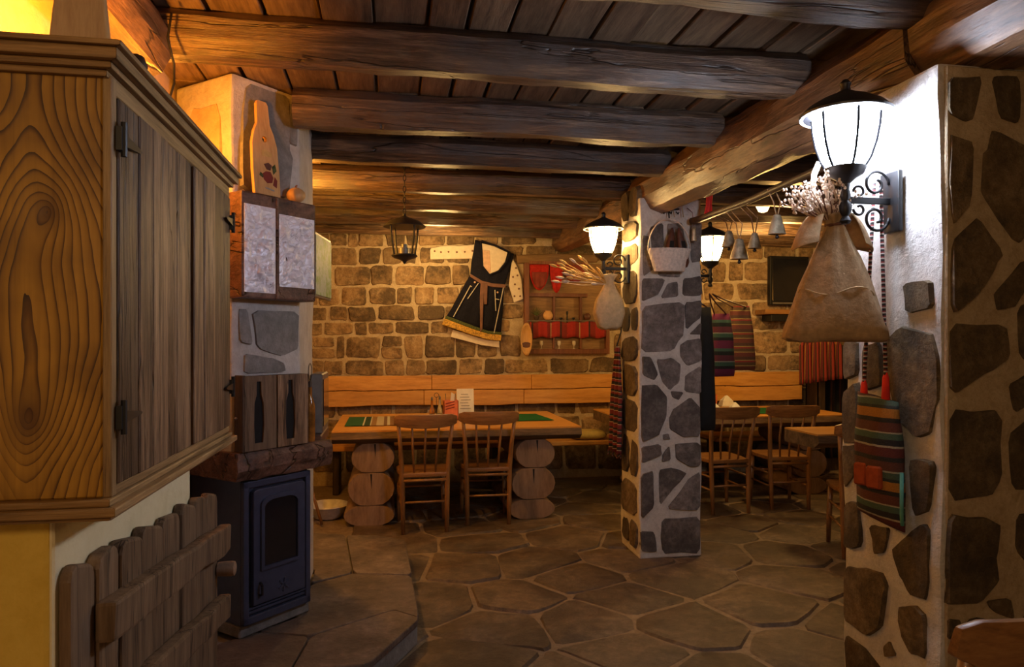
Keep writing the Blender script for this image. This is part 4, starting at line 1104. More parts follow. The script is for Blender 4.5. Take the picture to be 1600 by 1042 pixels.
MB().prism([(x - .08, y - .03, ZT), (x + .08, y - .03, ZT), (x + .08, y + .015, ZT + .255), (x - .08, y + .015, ZT + .255)], [(x - .08, y - .026, ZT), (x + .08, y - .026, ZT), (x + .08, y + .019, ZT + .255), (x - .08, y + .019, ZT + .255)]).build('card', M['white'], o)
for k in range(6):
    z = .07 + k * .026; yy = y - .03 + .045 * z / .255
    MB().box(x - .05 + .01 * (k % 2), x + .05 - .012 * (k % 3), yy - .0012, yy + .001, ZT + z, ZT + z + .006).build('printed_line', M['ink'], o)
for k, (px, py, s, lab) in enumerate(((1118, 641, .045, 'small folded white napkin by the slim pillar on the bay table'), (1135, 634, .075, 'tallest folded white napkin on the bay table'), (1148, 641, .055, 'folded white napkin nearest the green runner on the bay table'))):
    x, y, _ = onZ(px, py, ZT)
    rs = [[(x + s * a, y + s * .7 * b, ZT) for a, b in ((-1, -1), (1, -1), (1, 1), (-1, 1))], [(x + s * .75 * a, y + s * .5 * b, ZT + s * .8) for a, b in ((-1, -1), (1, -1), (1, 1), (-1, 1))], [(x + s * .15 * a, y + s * .1 * b, ZT + s * 1.5) for a, b in ((-1, -1), (1, -1), (1, 1), (-1, 1))]]
    tag(MB().rings(rs).build('napkin', M['white']), lab, 'napkin', 'folded napkins on the bay table')
x, y, _ = onZ(1120, 637, ZT)
o = thing('cup_holder', 'orange holder with bottle tops on the bay table', 'holder', (x, y + .12, ZT))
MB().lathe([(.05, 0), (.055, .02), (.06, .13), (.055, .13), (.05, .02)], (x, y + .12, ZT), 16).build('holder_body', M['orange'], o, smooth='auto')
MB().tube([(x + .01, y + .12, ZT + .02), (x + .01, y + .12, ZT + .2)], .008, 8).build('bottle_neck', M['oil'], o)
x, y, _ = onZ(1143, 634, ZT)
o = thing('cruet', 'dark slim cruet on the bay table behind the napkins', 'cruet', (x, y + .15, ZT))
MB().lathe([(.022, 0), (.024, .08), (.01, .12), (.009, .2)], (x, y + .15, ZT), 12).build('cruet_body', M['oil'], o, smooth='auto')
MB().lathe([(.01, .2), (.01, .22), (.004, .225)], (x, y + .15, ZT), 10).build('stopper', M['iron'], o, smooth='auto')

# under the long table
x, y, _ = onZ(512, 808, 0)
o = thing('basin', 'white enamel basin on the floor behind the stove', 'basin', (x, y, 0))
MB().lathe([(.10, 0), (.115, .01), (.165, .10), (.175, .105), (.17, .112), (.158, .10), (.11, .02), (0.01, .016)], (x, y, 0), 24).build('bowl', M['basin'], o, smooth='auto')
x0, y0, _ = onZ(503, 822, 0)
tag(MB().tube([(x0, y0, .012), (x0 - .05, y0 + .02, .18), (x0 - .10, y0 + .03, .34)], .012, 8).build('poker_stick', M['chair'], smooth=True), 'short wooden stick leaning behind the stove by the basin', 'stick')

# ------------------------------------------------------------------ lamps
def wall_lamp(label, wall, sx, shade_mat):
    """lantern on a scrolled bracket; wall = (x,y,z) of the backplate centre, sx = direction it reaches along X"""
    lx = wall[0] + sx * .175; y = wall[1]; z = wall[2]
    t = thing('wall_lamp', label, 'lamp', (wall[0], y, z - .12), 0, 'lantern lamps on the pillars')
    MB().box(min(wall[0], wall[0] + sx * .016), max(wall[0], wall[0] + sx * .016), y - .045, y + .045, z - .11, z + .09).build('backplate', M['iron'], t, bevel=.005, segs=2)
    MB().box(min(wall[0] + sx * .01, lx), max(wall[0] + sx * .01, lx), y - .006, y + .006, z - .018, z + .004).build('arm', M['iron'], t, bevel=.002)
    for sgn in (1, -1):
        sc = []
        for k in range(30):
            a = k / 29 * 2.4 * pi; r = .048 * (1 - k / 42)
            sc.append((wall[0] + sx * (.065 + r * cos(a + pi)), y, z - .007 + sgn * (.055 + r * sin(a))))
        MB().tube(sc, .005, 6).build('scroll', M['iron'], t, smooth=True)
        sc = []
        for k in range(16):
            a = k / 15 * 1.7 * pi; r = .022 * (1 - k / 26)
            sc.append((wall[0] + sx * (.125 + r * cos(a)), y, z - .007 + sgn * (.028 + r * sin(a))))
        MB().tube(sc, .0045, 6).build('scroll', M['iron'], t, smooth=True)
    zb = z + .075
    MB().lathe([(.012, -.16), (.018, -.15), (.010, -.135), (.018, -.12), (.020, -.10), (.012, -.085), (.017, -.07), (.012, -.05), (.014, -.03), (.030, -.015), (.055, .0), (.064, .022), (.058, .024)], (lx, y, zb), 20).build('cup', M['lampcap'], t, smooth='auto')
    MB().lathe([(.055, .022), (.072, .05), (.088, .10), (.097, .15), (.100, .195), (.096, .198)], (lx, y, zb), 28).build('glass_shade', shade_mat, t, smooth='auto')
    for k in range(6):
        a = k * pi / 3 + .28
        MB().tube([(lx + r * cos(a), y + r * sin(a), zb + q) for r, q in ((.058, .022), (.075, .05), (.091, .10), (.100, .15), (.103, .198))], .0042, 6).build('rib', M['rib'], t)
    MB().lathe([(.099, .192), (.138, .188), (.140, .192), (.105, .200)], (lx, y, zb), 28, cap=False).build('reflector_ring', M['lampin'], t, smooth='auto')
    MB().lathe([(.141, .189), (.142, .196), (.115, .222), (.075, .245), (.035, .262), (.016, .272), (.014, .285), (.018, .295), (.008, .308)], (lx, y, zb), 28).build('cap', M['lampcap'], t, smooth='auto')
    return t
wall_lamp('brightest cool white lantern lamp on the broad whitewashed pillar', onX(1396, 312, XB - .012), -1, M['shade_cool'])
p = onX(978, 415, XB - .012)
wall_lamp('warm lit lantern lamp on the slim pillar facing the long table', (XB - .012, 4.66, 1.97), -1, M['shade_warm'])
wall_lamp('warm lit lantern lamp on the bay side of the slim pillar', (2.092, 4.70, 1.935), 1, M['shade_warm'])

gx, gy = 3.55, 5.75
o = thing('globe_lamp', 'small round glass globe lamp under the bay ceiling', 'lamp', (3.55, 5.75, 2.3))
g = onY(1192, 322, 5.2)
MB().lathe([(.004, -.055), (.035, -.043), (.055, 0), (.04, .038), (.02, .05)], g, 18).build('globe', M['globe'], o, smooth=True)
MB().lathe([(.03, .045), (.028, .07), (.008, .08), (.008, ZC - .16 - g[2])], g, 14).build('fitting', M['iron'], o, smooth='auto')

# hanging lantern, unlit
c = onY(632, 380, 4.55)
o = thing('hanging_lantern', 'unlit black iron lantern hanging on a chain over the long table', 'lantern', (c[0], c[1], c[2]))
X0, Y0, Z0 = c
zt = onY(632, 340, 4.55)[2]; zr = onY(632, 352, 4.55)[2]; zb = onY(632, 400, 4.55)[2]; zc = onY(632, 210, 4.15)[2]
MB().lathe([(.135, zr - .012), (.137, zr - .008), (.10, zr + .025), (.045, zt - .004), (.012, zt + .01), (.01, zt + .025)], (X0, Y0, 0), 24).build('hood', M['lampcap'], o, smooth='auto')
for k in range(4):
    a = k * pi / 2 + .6
    MB().tube([(X0 + .108 * cos(a), Y0 + .108 * sin(a), zr), (X0 + .098 * cos(a), Y0 + .098 * sin(a), (zr + zb) / 2), (X0 + .078 * cos(a), Y0 + .078 * sin(a), zb)], .007, 6).build('cage_bar', M['iron'], o)
MB().lathe([(.005, zb - .05), (.014, zb - .035), (.03, zb - .025), (.07, zb - .012), (.085, zb), (.08, zb + .008), (.03, zb + .012)], (X0, Y0, 0), 20).build('bottom_bowl', M['lampcap'], o, smooth='auto')
MB().lathe([(.035, zb + .012), (.035, zb + .05), (.02, zb + .055), (.02, zb + .075)], (X0, Y0, 0), 14).build('burner', M['silver'], o, smooth='auto')
mb = MB()
zcur = zt + .02; k = 0
while zcur < ZC - .06:
    ring = []
    for q in range(9):
        a = q * pi / 4
        dx = .009 * cos(a); dz = .022 * sin(a)
        ring.append((X0 + (dx if k % 2 == 0 else 0), Y0 + (0 if k % 2 == 0 else dx), zcur + .02 + dz))
    mb.tube(ring, .0028, 5, cap=False); zcur += .036; k += 1
mb.build('chain', M['iron'], o, kind='stuff')
MB().lathe([(.012, ZC - .06), (.03, ZC - .05), (.055, ZC - .03), (.06, ZC + .01)], (X0, Y0, 0), 16).build('ceiling_rose', M['lampcap'], o, smooth='auto')

# ------------------------------------------------------------------ costume on the stone wall
YW = WB - .024
def zc3(P): return [(660 + x / 4.34, 350 + y / 4.34) for x, y in P]
def patch(P, d0, d1, mat, name, parent, bevel=.004, raw=False):
    Q = [onY(px, py, YW) for px, py in (P if raw else zc3(P))]
    a = [(x, YW - d1, z) for x, _, z in Q]; b = [(x, YW - d0, z) for x, _, z in Q]
    return MB().prism(a, b).build(name, mat, parent, bevel=bevel)
dr = thing('folk_costume', 'dark folk dress with white printed blouse pinned on the stone wall', 'costume', onY(768, 460, YW))
slv = patch([(50, 180), (56, 165), (130, 150), (200, 145), (250, 150), (365, 138), (365, 258), (330, 236), (52, 242)], .0, .022, M['blouse'], 'blouse_sleeve', dr, .006)
srv = patch([(605, 220), (640, 290), (670, 370), (682, 510), (620, 534), (585, 420), (595, 330)], .0, .022, M['blouse'], 'blouse_sleeve', dr, .006)
patch([(205, 715), (380, 770), (520, 788), (520, 838), (400, 822), (190, 766)], .0, .020, M['blouse'], 'petticoat', dr)
def dress_fn():
    Lp = [(355, 108), (345, 180), (330, 262), (322, 345), (290, 400), (250, 470), (195, 575), (150, 642)]
    Rp = [(618, 205), (610, 240), (592, 290), (570, 370), (552, 430), (545, 540), (538, 640), (530, 742)]
    rs = []
    def lerp(P, t):
        t *= len(P) - 1; i = min(int(t), len(P) - 2); f = t - i
        return (P[i][0] + (P[i + 1][0] - P[i][0]) * f, P[i][1] + (P[i + 1][1] - P[i][1]) * f)
    def fn(u, v):
        a, b = lerp(Lp, v), lerp(Rp, v)
        x = a[0] + (b[0] - a[0]) * u; y = a[1] + (b[1] - a[1]) * u + (14 * sin(pi * u) if v > .5 else 0) * v
        q = onY(660 + x / 4.34, 350 + y / 4.34, YW)
        return (q[0], YW - .03 - .022 * sin(pi * u) - .010 * v * sin(u * 26 + 1) * sin(pi * u), q[2])
    return fn
MB().sheet(dress_fn(), 26, 14, (0, .006, 0)).build('dress', M['navy'], dr, smooth=True)
patch([(398, 135), (480, 155), (572, 198), (555, 262), (510, 318), (452, 342), (408, 300)], .04, .060, M['blouse'], 'blouse_front', dr)
patch([(398, 180), (452, 185), (460, 330), (445, 342), (412, 300)], .055, .063, M['pinkcotton'], 'blouse_lining', dr)
Q = [onY(px, py, YW) for px, py in zc3([(390, 120), (398, 200), (402, 290), (450, 348), (515, 322), (562, 262), (585, 195), (500, 155), (395, 118)])]
MB().tube([(x, YW - .062, z) for x, _, z in Q], .009, 6).build('neck_trim', M['navy'], dr)
patch([(320, 340), (400, 388), (470, 405), (560, 413), (556, 436), (468, 430), (396, 412), (318, 360)], .055, .066, M['sash'], 'belt', dr)
patch([(390, 402), (437, 405), (432, 545), (414, 548), (410, 500), (402, 715), (386, 735), (384, 500)], .058, .070, M['sash'], 'sash_ribbon', dr)
def bandp(pts_top, pts_bot, mat, nm, d=.062):
    patch(pts_top + pts_bot[::-1], .03, d, mat, nm, dr)
bandp([(158, 622), (340, 690), (440, 725), (533, 735)], [(150, 642), (335, 712), (440, 745), (531, 752)], M['green'], 'hem_braid')
bandp([(150, 642), (335, 712), (440, 745), (531, 752)], [(130, 682), (330, 752), (440, 785), (526, 792)], M['gold'], 'gold_hem')
for a, b in (((322, 420), (207, 630)), ((375, 405), (302, 510)), ((318, 422), (330, 428)), ((486, 450), (492, 590)), ((545, 425), (480, 740)), ((490, 510), (515, 515))):
    q = [onY(px, py, YW) for px, py in zc3([a, b])]
    MB().tube([(x, YW - .062, z) for x, _, z in q], .0045, 5).build('embroidery', M['thread'], dr)
for k, (x_, y_) in enumerate(((350, 398), (503, 466))):
    q = onY(660 + x_ / 4.34, 350 + y_ / 4.34, YW)
    MB().lathe([(.010, 0), (.010, .006), (.004, .009)], (q[0], YW - .068, q[2]), 8, axis='y').build('button', M['pinkcotton'], dr)
for par, pts in ((slv, [(82, 186), (125, 192), (176, 190), (232, 192), (286, 190), (338, 184)]), (srv, [(632, 300), (612, 360), (642, 350), (625, 410), (652, 440), (622, 490), (660, 490)])):
    for x_, y_ in pts:
        q = onY(660 + x_ / 4.34, 350 + y_ / 4.34, YW)
        MB().lathe([(.011, 0), (.011, .003)], (q[0], YW - .0245, q[2]), 7, axis='y').build('printed_dot', M['sash'], par)

# ------------------------------------------------------------------ red curtained niche
def zp(x, y): return onY(660 + x / 4.34, 350 + y / 4.34, WB)
lt = patch([(635, 212), (900, 205), (1180, 210), (1180, 262), (900, 268), (640, 268)], .0, .05, M['lintel'], 'lintel', None, .006)
tag(lt, 'tan wooden lintel set in the wall over the red niche', 'lintel')
ni = thing('wall_niche', 'red-brown framed niche with red valance and curtain on the stone wall', 'niche', zp(970, 875))
def rect(x0, y0, x1, y1, d0, d1, mat, nm, bev=.003, par=None):
    a, b = zp(x0, y1), zp(x1, y0)
    return MB().box(a[0], b[0], WB - d1, WB - d0, a[2], b[2]).build(nm, mat, par or ni, bevel=bev)
rect(690, 272, 1250, 870, -.01, .012, M['lintel'], 'back_board', 0)
rect(684, 268, 716, 880, .0, .075, M['redwood'], 'side_stile'); rect(1232, 500, 1256, 880, .0, .075, M['redwood'], 'side_stile')
rect(716, 846, 1232, 880, .0, .085, M['redwood'], 'bottom_rail'); rect(716, 474, 1110, 494, .01, .062, M['redwood'], 'shelf_bar')
rect(878, 480, 892, 846, .01, .06, M['redwood'], 'mullion'); rect(1058, 480, 1074, 846, .01, .06, M['redwood'], 'mullion')
rect(716, 262, 1120, 276, .0, .075, M['redwood'], 'top_rail')
q0, q1 = zp(700, 658), zp(1245, 658)
MB().tube([(q0[0], WB - .08, q0[2]), (q1[0], WB - .08, q1[2])], .005, 6).build('curtain_rod', M['silver'], ni)
def lobe(x0, x1, ytop, ybot, nm, mat, d):
    def fn(u, v):
        x = x0 + (x1 - x0) * u
        yb = ytop + (ybot - ytop) * (sin(pi * u) ** .6 * .75 + .25)
        q = zp(x, ytop + (yb - ytop) * v)
        return (q[0], WB - d - .008 * sin(u * 18) * v, q[2])
    MB().sheet(fn, 18, 8, (0, .004, 0)).build(nm, mat, ni, smooth=True)
lobe(718, 850, 278, 452, 'valance', M['red'], .06); lobe(856, 945, 278, 470, 'valance', M['red'], .062); lobe(945, 1108, 278, 400, 'valance', M['oxblood'], .06)
lobe(735, 835, 330, 440, 'valance_lining', M['oxblood'], .072)
def curt(u, v):
    q = zp(720 + 512 * u, 664 + 106 * v + 6 * sin(u * 30))
    return (q[0], WB - .075 - .010 * sin(u * 60) * (.4 + .6 * v), q[2])
M['cafecurt'] = stripes('red_curtain_stripes', [((.36, .02, .015), 5), ((.20, .015, .012), 2), ((.42, .30, .14), .5), ((.38, .025, .015), 5), ((.05, .02, .02), 1), ((.22, .02, .015), 3)], 'x', 3.2)
MB().sheet(curt, 70, 5, (0, .004, 0)).build('half_curtain', M['cafecurt'], ni, smooth=True)
# things in the niche
q = zp(975, 648)
o = thing('candelabra', 'black iron candelabra standing in the red niche', 'candelabra', (q[0], WB - .045, q[2]))
X1, Y1, Z1 = q[0], WB - .042, q[2]
MB().lathe([(.035, 0), (.03, .008), (.008, .02), (.012, .06), (.006, .10), (.01, .16), (.006, .19), (.012, .215), (.012, .235), (.004, .24)], (X1, Y1, Z1 - .15), 12, 1, .8).build('stem', M['iron'], o, smooth='auto')
for sg in (-1, 1):
    MB().tube([(X1, Y1, Z1 - .05), (X1 + sg * .03, Y1, Z1 - .07), (X1 + sg * .06, Y1, Z1 - .055), (X1 + sg * .068, Y1, Z1 + .0)], .005, 6).build('arm', M['iron'], o)
    MB().lathe([(.006, 0), (.018, .008), (.014, .02), (.010, .022)], (X1 + sg * .068, Y1, Z1 + .0), 10).build('candle_cup', M['iron'], o)
for k, (x_, y_, r, lab, mt_) in enumerate(((845, 650, .055, 'rounded brown pot in the red niche', 'pumpkin'), (1110, 650, .04, 'small brown jug in the niche corner behind the sack', 'leather'))):
    q = zp(x_, y_)
    tag(MB().lathe([(r * .5, 0), (r * .9, r * .4), (r, r * .9), (r * .8, r * 1.4), (r * .5, r * 1.6), (r * .55, r * 1.75)], (q[0], WB - .05, q[2]), 14, 1, .6).build('pot', M[mt_], smooth='auto'), lab, 'pot')
q = zp(768, 650)
o = thing('dark_plant', 'dark spiky dried plant in the red niche', 'plant', (q[0], WB - .045, q[2]))
MB().lathe([(.02, 0), (.028, .03), (.02, .045)], (q[0], WB - .045, q[2]), 10, 1, .7).build('pot', M['darkwood'], o)
for k in range(9):
    a = -1.1 + k * .275
    MB().tube([(q[0], WB - .045, q[2] + .04), (q[0] + .05 * sin(a), WB - .045, q[2] + .04 + .07 * cos(a)), (q[0] + .075 * sin(a), WB - .048, q[2] + .04 + .10 * cos(a))], [.004, .004, .001], 5).build('leaf', M['green'], o)
for k, (x_, lab) in enumerate(((800, 'wine glass below the half curtain, by the left stile of the niche'), (920, 'wine glass below the half curtain, between the two mullions'), (1020, 'wine glass below the half curtain, beside the second mullion'))):
    q = zp(x_, 846)
    tag(MB().lathe([(.022, 0), (.004, .005), (.004, .03), (.018, .045), (.020, .07), (.016, .085)], (q[0], WB - .045, q[2]), 12).build('wine_glass', M['glass'], smooth='auto'), lab, 'glass', 'glasses at the bottom of the niche')
q = onY(820, 530, WB - .03)
o = thing('wooden_trough', 'pale oval wooden dough trough hung by the niche', 'trough', q)
rs = []
for s, d in ((.35, .0), (.8, .008), (1, .028), (.96, .038), (.80, .022), (.3, .012)):
    rs.append([(q[0] + .062 * s * cos(a), WB - .022 - d, q[2] + .175 * s * sin(a)) for a in [2 * pi * i / 20 for i in range(20)]])
rs = [[(x, y - .075, z) for x, y, z in r] for r in rs]
MB().rings(rs).build('bowl', M['honeyz'], o, smooth=True)
MB().lathe([(.055, 0), (.06, .004)], (q[0], WB - .118, q[2] - .06), 14, 1, .5, axis='y').build('dark_oval', M['leather'], o)  # brown oval low in the bowl

# ------------------------------------------------------------------ hanging sack of wheat on the slim pillar's lamp
def sack(name, label, cx_, cy_, prof, folds, mat, group=None, rot=0.0, neck=None):
    """prof: list of (z, half width along the face, half depth)"""
    t = thing(name, label, 'sack', (cx_, cy_, prof[0][0]), 0, group)
    rs = []
    for k, (z, a_, b_) in enumerate(prof):
        ring = []
        for i in range(40):
            a = 2 * pi * i / 40
            f = 1 + folds * (k / len(prof)) * sin(7 * a + k * .3) + .03 * nz(cos(a) * 2, sin(a) * 2, z * 9)
            sq = (abs(cos(a)) ** 2.6 + abs(sin(a)) ** 2.6) ** (-1 / 2.6)
            x_, y_ = a_ * cos(a) * sq * f, b_ * sin(a) * sq * f
            dz = 0.012 * nz(cos(a) * 1.5, sin(a) * 1.5, z * 5 + 7)
            ring.append((cx_ + x_ * cos(rot) - y_ * sin(rot), cy_ + x_ * sin(rot) + y_ * cos(rot), z + dz))
        rs.append(ring)
    MB().rings(rs).build('cloth_body', mat, t, smooth=True)
    return t
yl = 4.62
ct, cb = onY(948, 440, yl), onY(952, 515, yl)
zt_, zb_ = ct[2], cb[2]
hgt = zt_ - zb_
lx = onY(952, 480, yl)[0]
sk = sack('wheat_sack', 'pale linen sack of dried wheat hanging by the slim pillar lamp', lx, yl,
     [(zb_, .05, .03), (zb_ + .02, .085, .05), (zb_ + .35 * hgt, .112, .06), (zb_ + .6 * hgt, .098, .055), (zb_ + .85 * hgt, .05, .03), (zt_, .028, .02), (zt_ + .03, .04, .03), (zt_ + .05, .055, .04)], .10, M['sackwarm'])
for k in range(26):
    px = random.uniform(868, 945); py = random.uniform(406, 444)
    tip = onY(px, py, yl - random.uniform(-.06, .12)); root_ = (lx - .01, yl, zt_ - .02)
    mid = tuple((a + b) / 2 + .015 * random.uniform(-1, 1) for a, b in zip(tip, root_))
    kind = k % 3
    m = M['straw'] if kind < 2 else M['dryflower']
    MB().tube([root_, mid, tip], [.0025, .0025, .002], 5).build('wheat_stalk', m, sk)
    d = Vector(tip) - Vector(mid); d.normalize()
    MB().tube([Vector(tip) - d * .01, Vector(tip) + d * .01, Vector(tip) + d * .035, Vector(tip) + d * .055], [.002, .010, .009, .001], 6).build('wheat_ear' if kind < 2 else 'dry_flower', m, sk)
MB().tube([(lx + .0, yl, zt_), (lx + .03, yl + .01, zt_ + .05), (XB - .10, 4.66, 1.955)], .003, 5).build('cord', M['twig'], sk)

# shawl on the slim pillar's flank
def shawl(u, v):
    z = onX(972, 545, XB)[2] * (1 - v) + onX(972, 705, XB)[2] * v
    wv = .04 + .065 * min(1, v * 2.2)
    y = 4.80 + (u - .5) * 2 * wv
    return (XB - .04 - .018 * sin(u * 14) * (.3 + v) - .01 * v, y, z + .02 * sin(pi * u) * (1 - v))
o = thing('striped_shawl', 'red and black striped woven shawl hanging on the slim pillar', 'shawl', (XB - .04, 4.8, .66))
MB().sheet(shawl, 20, 18, (.008, 0, 0)).build('woven_cloth', M['shawl'], o, smooth=True)
for k in range(14):
    p = shawl(k / 13, 1)
    MB().tube([p, (p[0], p[1] + .003 * sin(k * 3), p[2] - .035)], .003, 4).build('fringe', M['shawl'], o)
p = shawl(.5, 0)
MB().tube([(p[0], p[1], p[2]), (XB - .012, 4.80, p[2] + .10), (XB + .01, 4.80, p[2] + .45), (XB + .0, 4.78, p[2] + .60)], .005, 6).build('cord', M['darktextile'], o)

# basket on the slim pillar's front
YP = 4.45
b0_, b1_ = onY(1012, 388, 4.36), onY(1080, 386, 4.36)
bxm = (b0_[0] + b1_[0]) / 2; bw = (b1_[0] - b0_[0]) / 2; zb1 = b0_[2]; zb0 = onY(1040, 424, 4.36)[2]
o = thing('white_basket', 'small whitewashed basket with hoop handle on the slim pillar', 'basket', (bxm, 4.36, zb0))
rs = []
for k in range(8):
    t = k / 7; z = zb0 + (zb1 - zb0) * t; f = .68 + .32 * t
    rs.append([(bxm + bw * f * cos(a) * (1 + .015 * (k % 2) * cos(14 * a)), 4.365 + .07 * f * sin(a) * (1 + .015 * (k % 2) * cos(14 * a)), z) for a in [2 * pi * i / 28 for i in range(28)]])
rs += [[(bxm + bw * .92 * cos(a), 4.365 + .062 * sin(a), zb1 - .005) for a in [2 * pi * i / 28 for i in range(28)]], [(bxm + bw * .6 * cos(a), 4.365 + .04 * sin(a), zb0 + .015) for a in [2 * pi * i / 28 for i in range(28)]]]
MB().rings(rs).build('basket_body', M['basket'], o)
MB().tube([(bxm + bw * cos(a) * .97, 4.365, zb1 - .01 + .21 * sin(a)) for a in [pi * k / 14 for k in range(15)]], .008, 8, .5).build('handle', M['basket'], o, smooth=True)
MB().tube([(bxm, 4.365, zb1 + .2), (bxm + .01, 4.40, zb1 + .25), (bxm + .02, 4.44, zb1 + .26)], .005, 6).build('hook', M['iron'], o)
for k, (px, lab, tilt) in enumerate(((1048, 'narrow brown leather shoe upright in the white basket', -.1), (1066, 'pointed brown leather shoe leaning out of the white basket', .18))):
    s = onY(px, 392, 4.36)
    sh = thing('leather_shoe', lab, 'shoe', (s[0], 4.365, zb0 + .03))
    rs = []
    for (z, w_, d_) in ((.0, .012, .02), (.03, .03, .03), (.10, .036, .032), (.17, .030, .026), (.22, .018, .016), (.26, .006, .006)):
        rs.append([(s[0] + tilt * (.13 - z) + w_ * cos(a), 4.365 + d_ * sin(a), zb0 + .03 + z) for a in [2 * pi * i / 14 for i in range(14)]])
    MB().rings(rs).build('upper', M['leather'], sh, smooth=True)
    MB().prism([(s[0] + tilt * .08 - .018, 4.335, zb0 + .10), (s[0] + tilt * .08 + .016, 4.333, zb0 + .10), (s[0] + tilt * -.02 + .012, 4.336, zb0 + .2), (s[0] + tilt * -.02 - .014, 4.338, zb0 + .2)],
               [(s[0] + tilt * .08 - .018, 4.35, zb0 + .10), (s[0] + tilt * .08 + .016, 4.35, zb0 + .10), (s[0] + tilt * -.02 + .012, 4.35, zb0 + .2), (s[0] + tilt * -.02 - .014, 4.35, zb0 + .2)]).build('opening', M['blackvoid'], sh)  # black plate standing for the shade inside the shoe
for k in range(2):
    a = onY(1060 - k * 8 + k * 20, 285, 4.40); b = onY(1052 + k * 14, 340, 4.40)
    tag(MB().tube([(a[0], 4.42, min(a[2], 2.45)), (b[0] - .01, 4.40, (a[2] + b[2]) / 2), (b[0], 4.38, b[2])], .004, 5).build('jute_string', M['burlap'], smooth=True), ['pale string hanging from the beam over the basket, left one', 'pale string hanging from the beam over the basket, right one'][k], 'string')
a = onY(1040, 330, 4.42)
o = thing('iron_hook', 'black iron hook rail on the slim pillar above the basket', 'hook', a)
MB().tube([(a[0] - .04, 4.43, a[2]), (a[0] + .10, 4.43, a[2] + .02)], .006, 6).build('rail', M['iron'], o)
for dx in (-.02, .03, .08):
    MB().tube([(a[0] + dx, 4.43, a[2]), (a[0] + dx, 4.40, a[2] - .02), (a[0] + dx, 4.385, a[2] - .01)], .004, 5).build('prong', M['iron'], o)

# ------------------------------------------------------------------ rail with cowbells, red peppers
r0, r1 = (2.00, 4.30, onY(1090, 342, 4.30)[2]), onY(1285, 262, 2.75)
rl = MB().tube([(r0[0] - .02, r0[1] + .08, r0[2]), r0, tuple((a + b) / 2 + (0, 0, -.012)[i] for i, (a, b) in enumerate(zip(r0, r1))), r1, (XB + .06, 2.36, r1[2] + .02)], [.022, .022, .019, .017, .015], 10).build('bell_rail', M['darkwood'], smooth=True)
tag(rl, 'dark wooden rail under the long beam carrying the cowbells', 'rail')
bells = [(1139, 372, 385, 4.05, 'small pale cowbell next to the bay lamp on the rail'), (1155, 388, 408, 3.85, 'lowest hanging cowbell with a showing clapper'), (1179, 370, 388, 3.65, 'wide cowbell hanging third along the rail'), (1214, 350, 366, 3.25, 'large cowbell nearest the burlap sack on the rail')]
for k, (px, pyc, pyb, Y, lab) in enumerate(bells):
    top_, bot_ = onY(px, [361, 373, 364, 335][k], Y), onY(px, [386, 405, 388, 366][k], Y)
    h = top_[2] - bot_[2]; r = h * .47
    t = thing('cowbell', lab, 'cowbell', bot_, 0, 'cowbells on the rail')
    MB().lathe([(r * .88, .004), (r, 0), (r * .80, h * .35), (r * .55, h * .75), (r * .42, h * .96), (r * .2, h)], bot_, 20, 1, .75).build('bell_body', M['brass'], t, smooth='auto')
    MB().lathe([(.006, -h * .22), (.012, -h * .14), (.004, -.0)], bot_, 8).build('clapper', M['iron'], t, smooth=True)
    # strap up to the rail
    f = (Y - r0[1]) / (r1[1] - r0[1]); rp = tuple(a + (b - a) * f for a, b in zip(r0, r1))
    for dx in (-.01, .01):
        MB().tube([(bot_[0] + dx * .4, Y, top_[2] - .004), (bot_[0] + dx * 2, Y, (top_[2] + rp[2]) / 2), (rp[0] + dx * 2, rp[1], rp[2])], .005, 6, .5).build('strap', M['burlap' if k % 2 else 'leather'], t, smooth=True)
Y = 4.2
o = thing('red_tassel', 'bright red yarn tassel hanging below the long beam', 'tassel', onY(1110, 330, Y))
tp = onY(1108, 282, Y); md = onY(1109, 300, Y); bt = onY(1106, 336, Y)
MB().tube([(tp[0], Y, 2.36), tp], .004, 5).build('cord', M['white'], o)
MB().tube([tp, md, bt], [.012, .022, .016], 10).build('yarn_head', M['redbright'], o, smooth=True)
for k in range(5):
    MB().tube([md, (bt[0] + .012 * (k - 2), Y - .01, bt[2] + .01), (bt[0] + .02 * (k - 1.4), Y - .01, bt[2] - .03 + .012 * (k % 3))], [.008, .005, .002], 5).build('strand', M['redbright'], o)
Y = 4.36
q = onY(1084, 365, Y)
o = thing('mini_lantern', 'tiny brass lantern hanging at the corner of the slim pillar', 'lantern', q)
MB().lathe([(.016, -.05), (.018, -.045), (.012, .03), (.018, .032), (.004, .05)], q, 10).build('body', M['brass'], o, smooth='auto')
MB().tube([(q[0], Y, q[2] + .048), (q[0] - .01, Y, q[2] + .14), (q[0] - .02, Y + .06, q[2] + .18)], .003, 5).build('cord', M['twig'], o)

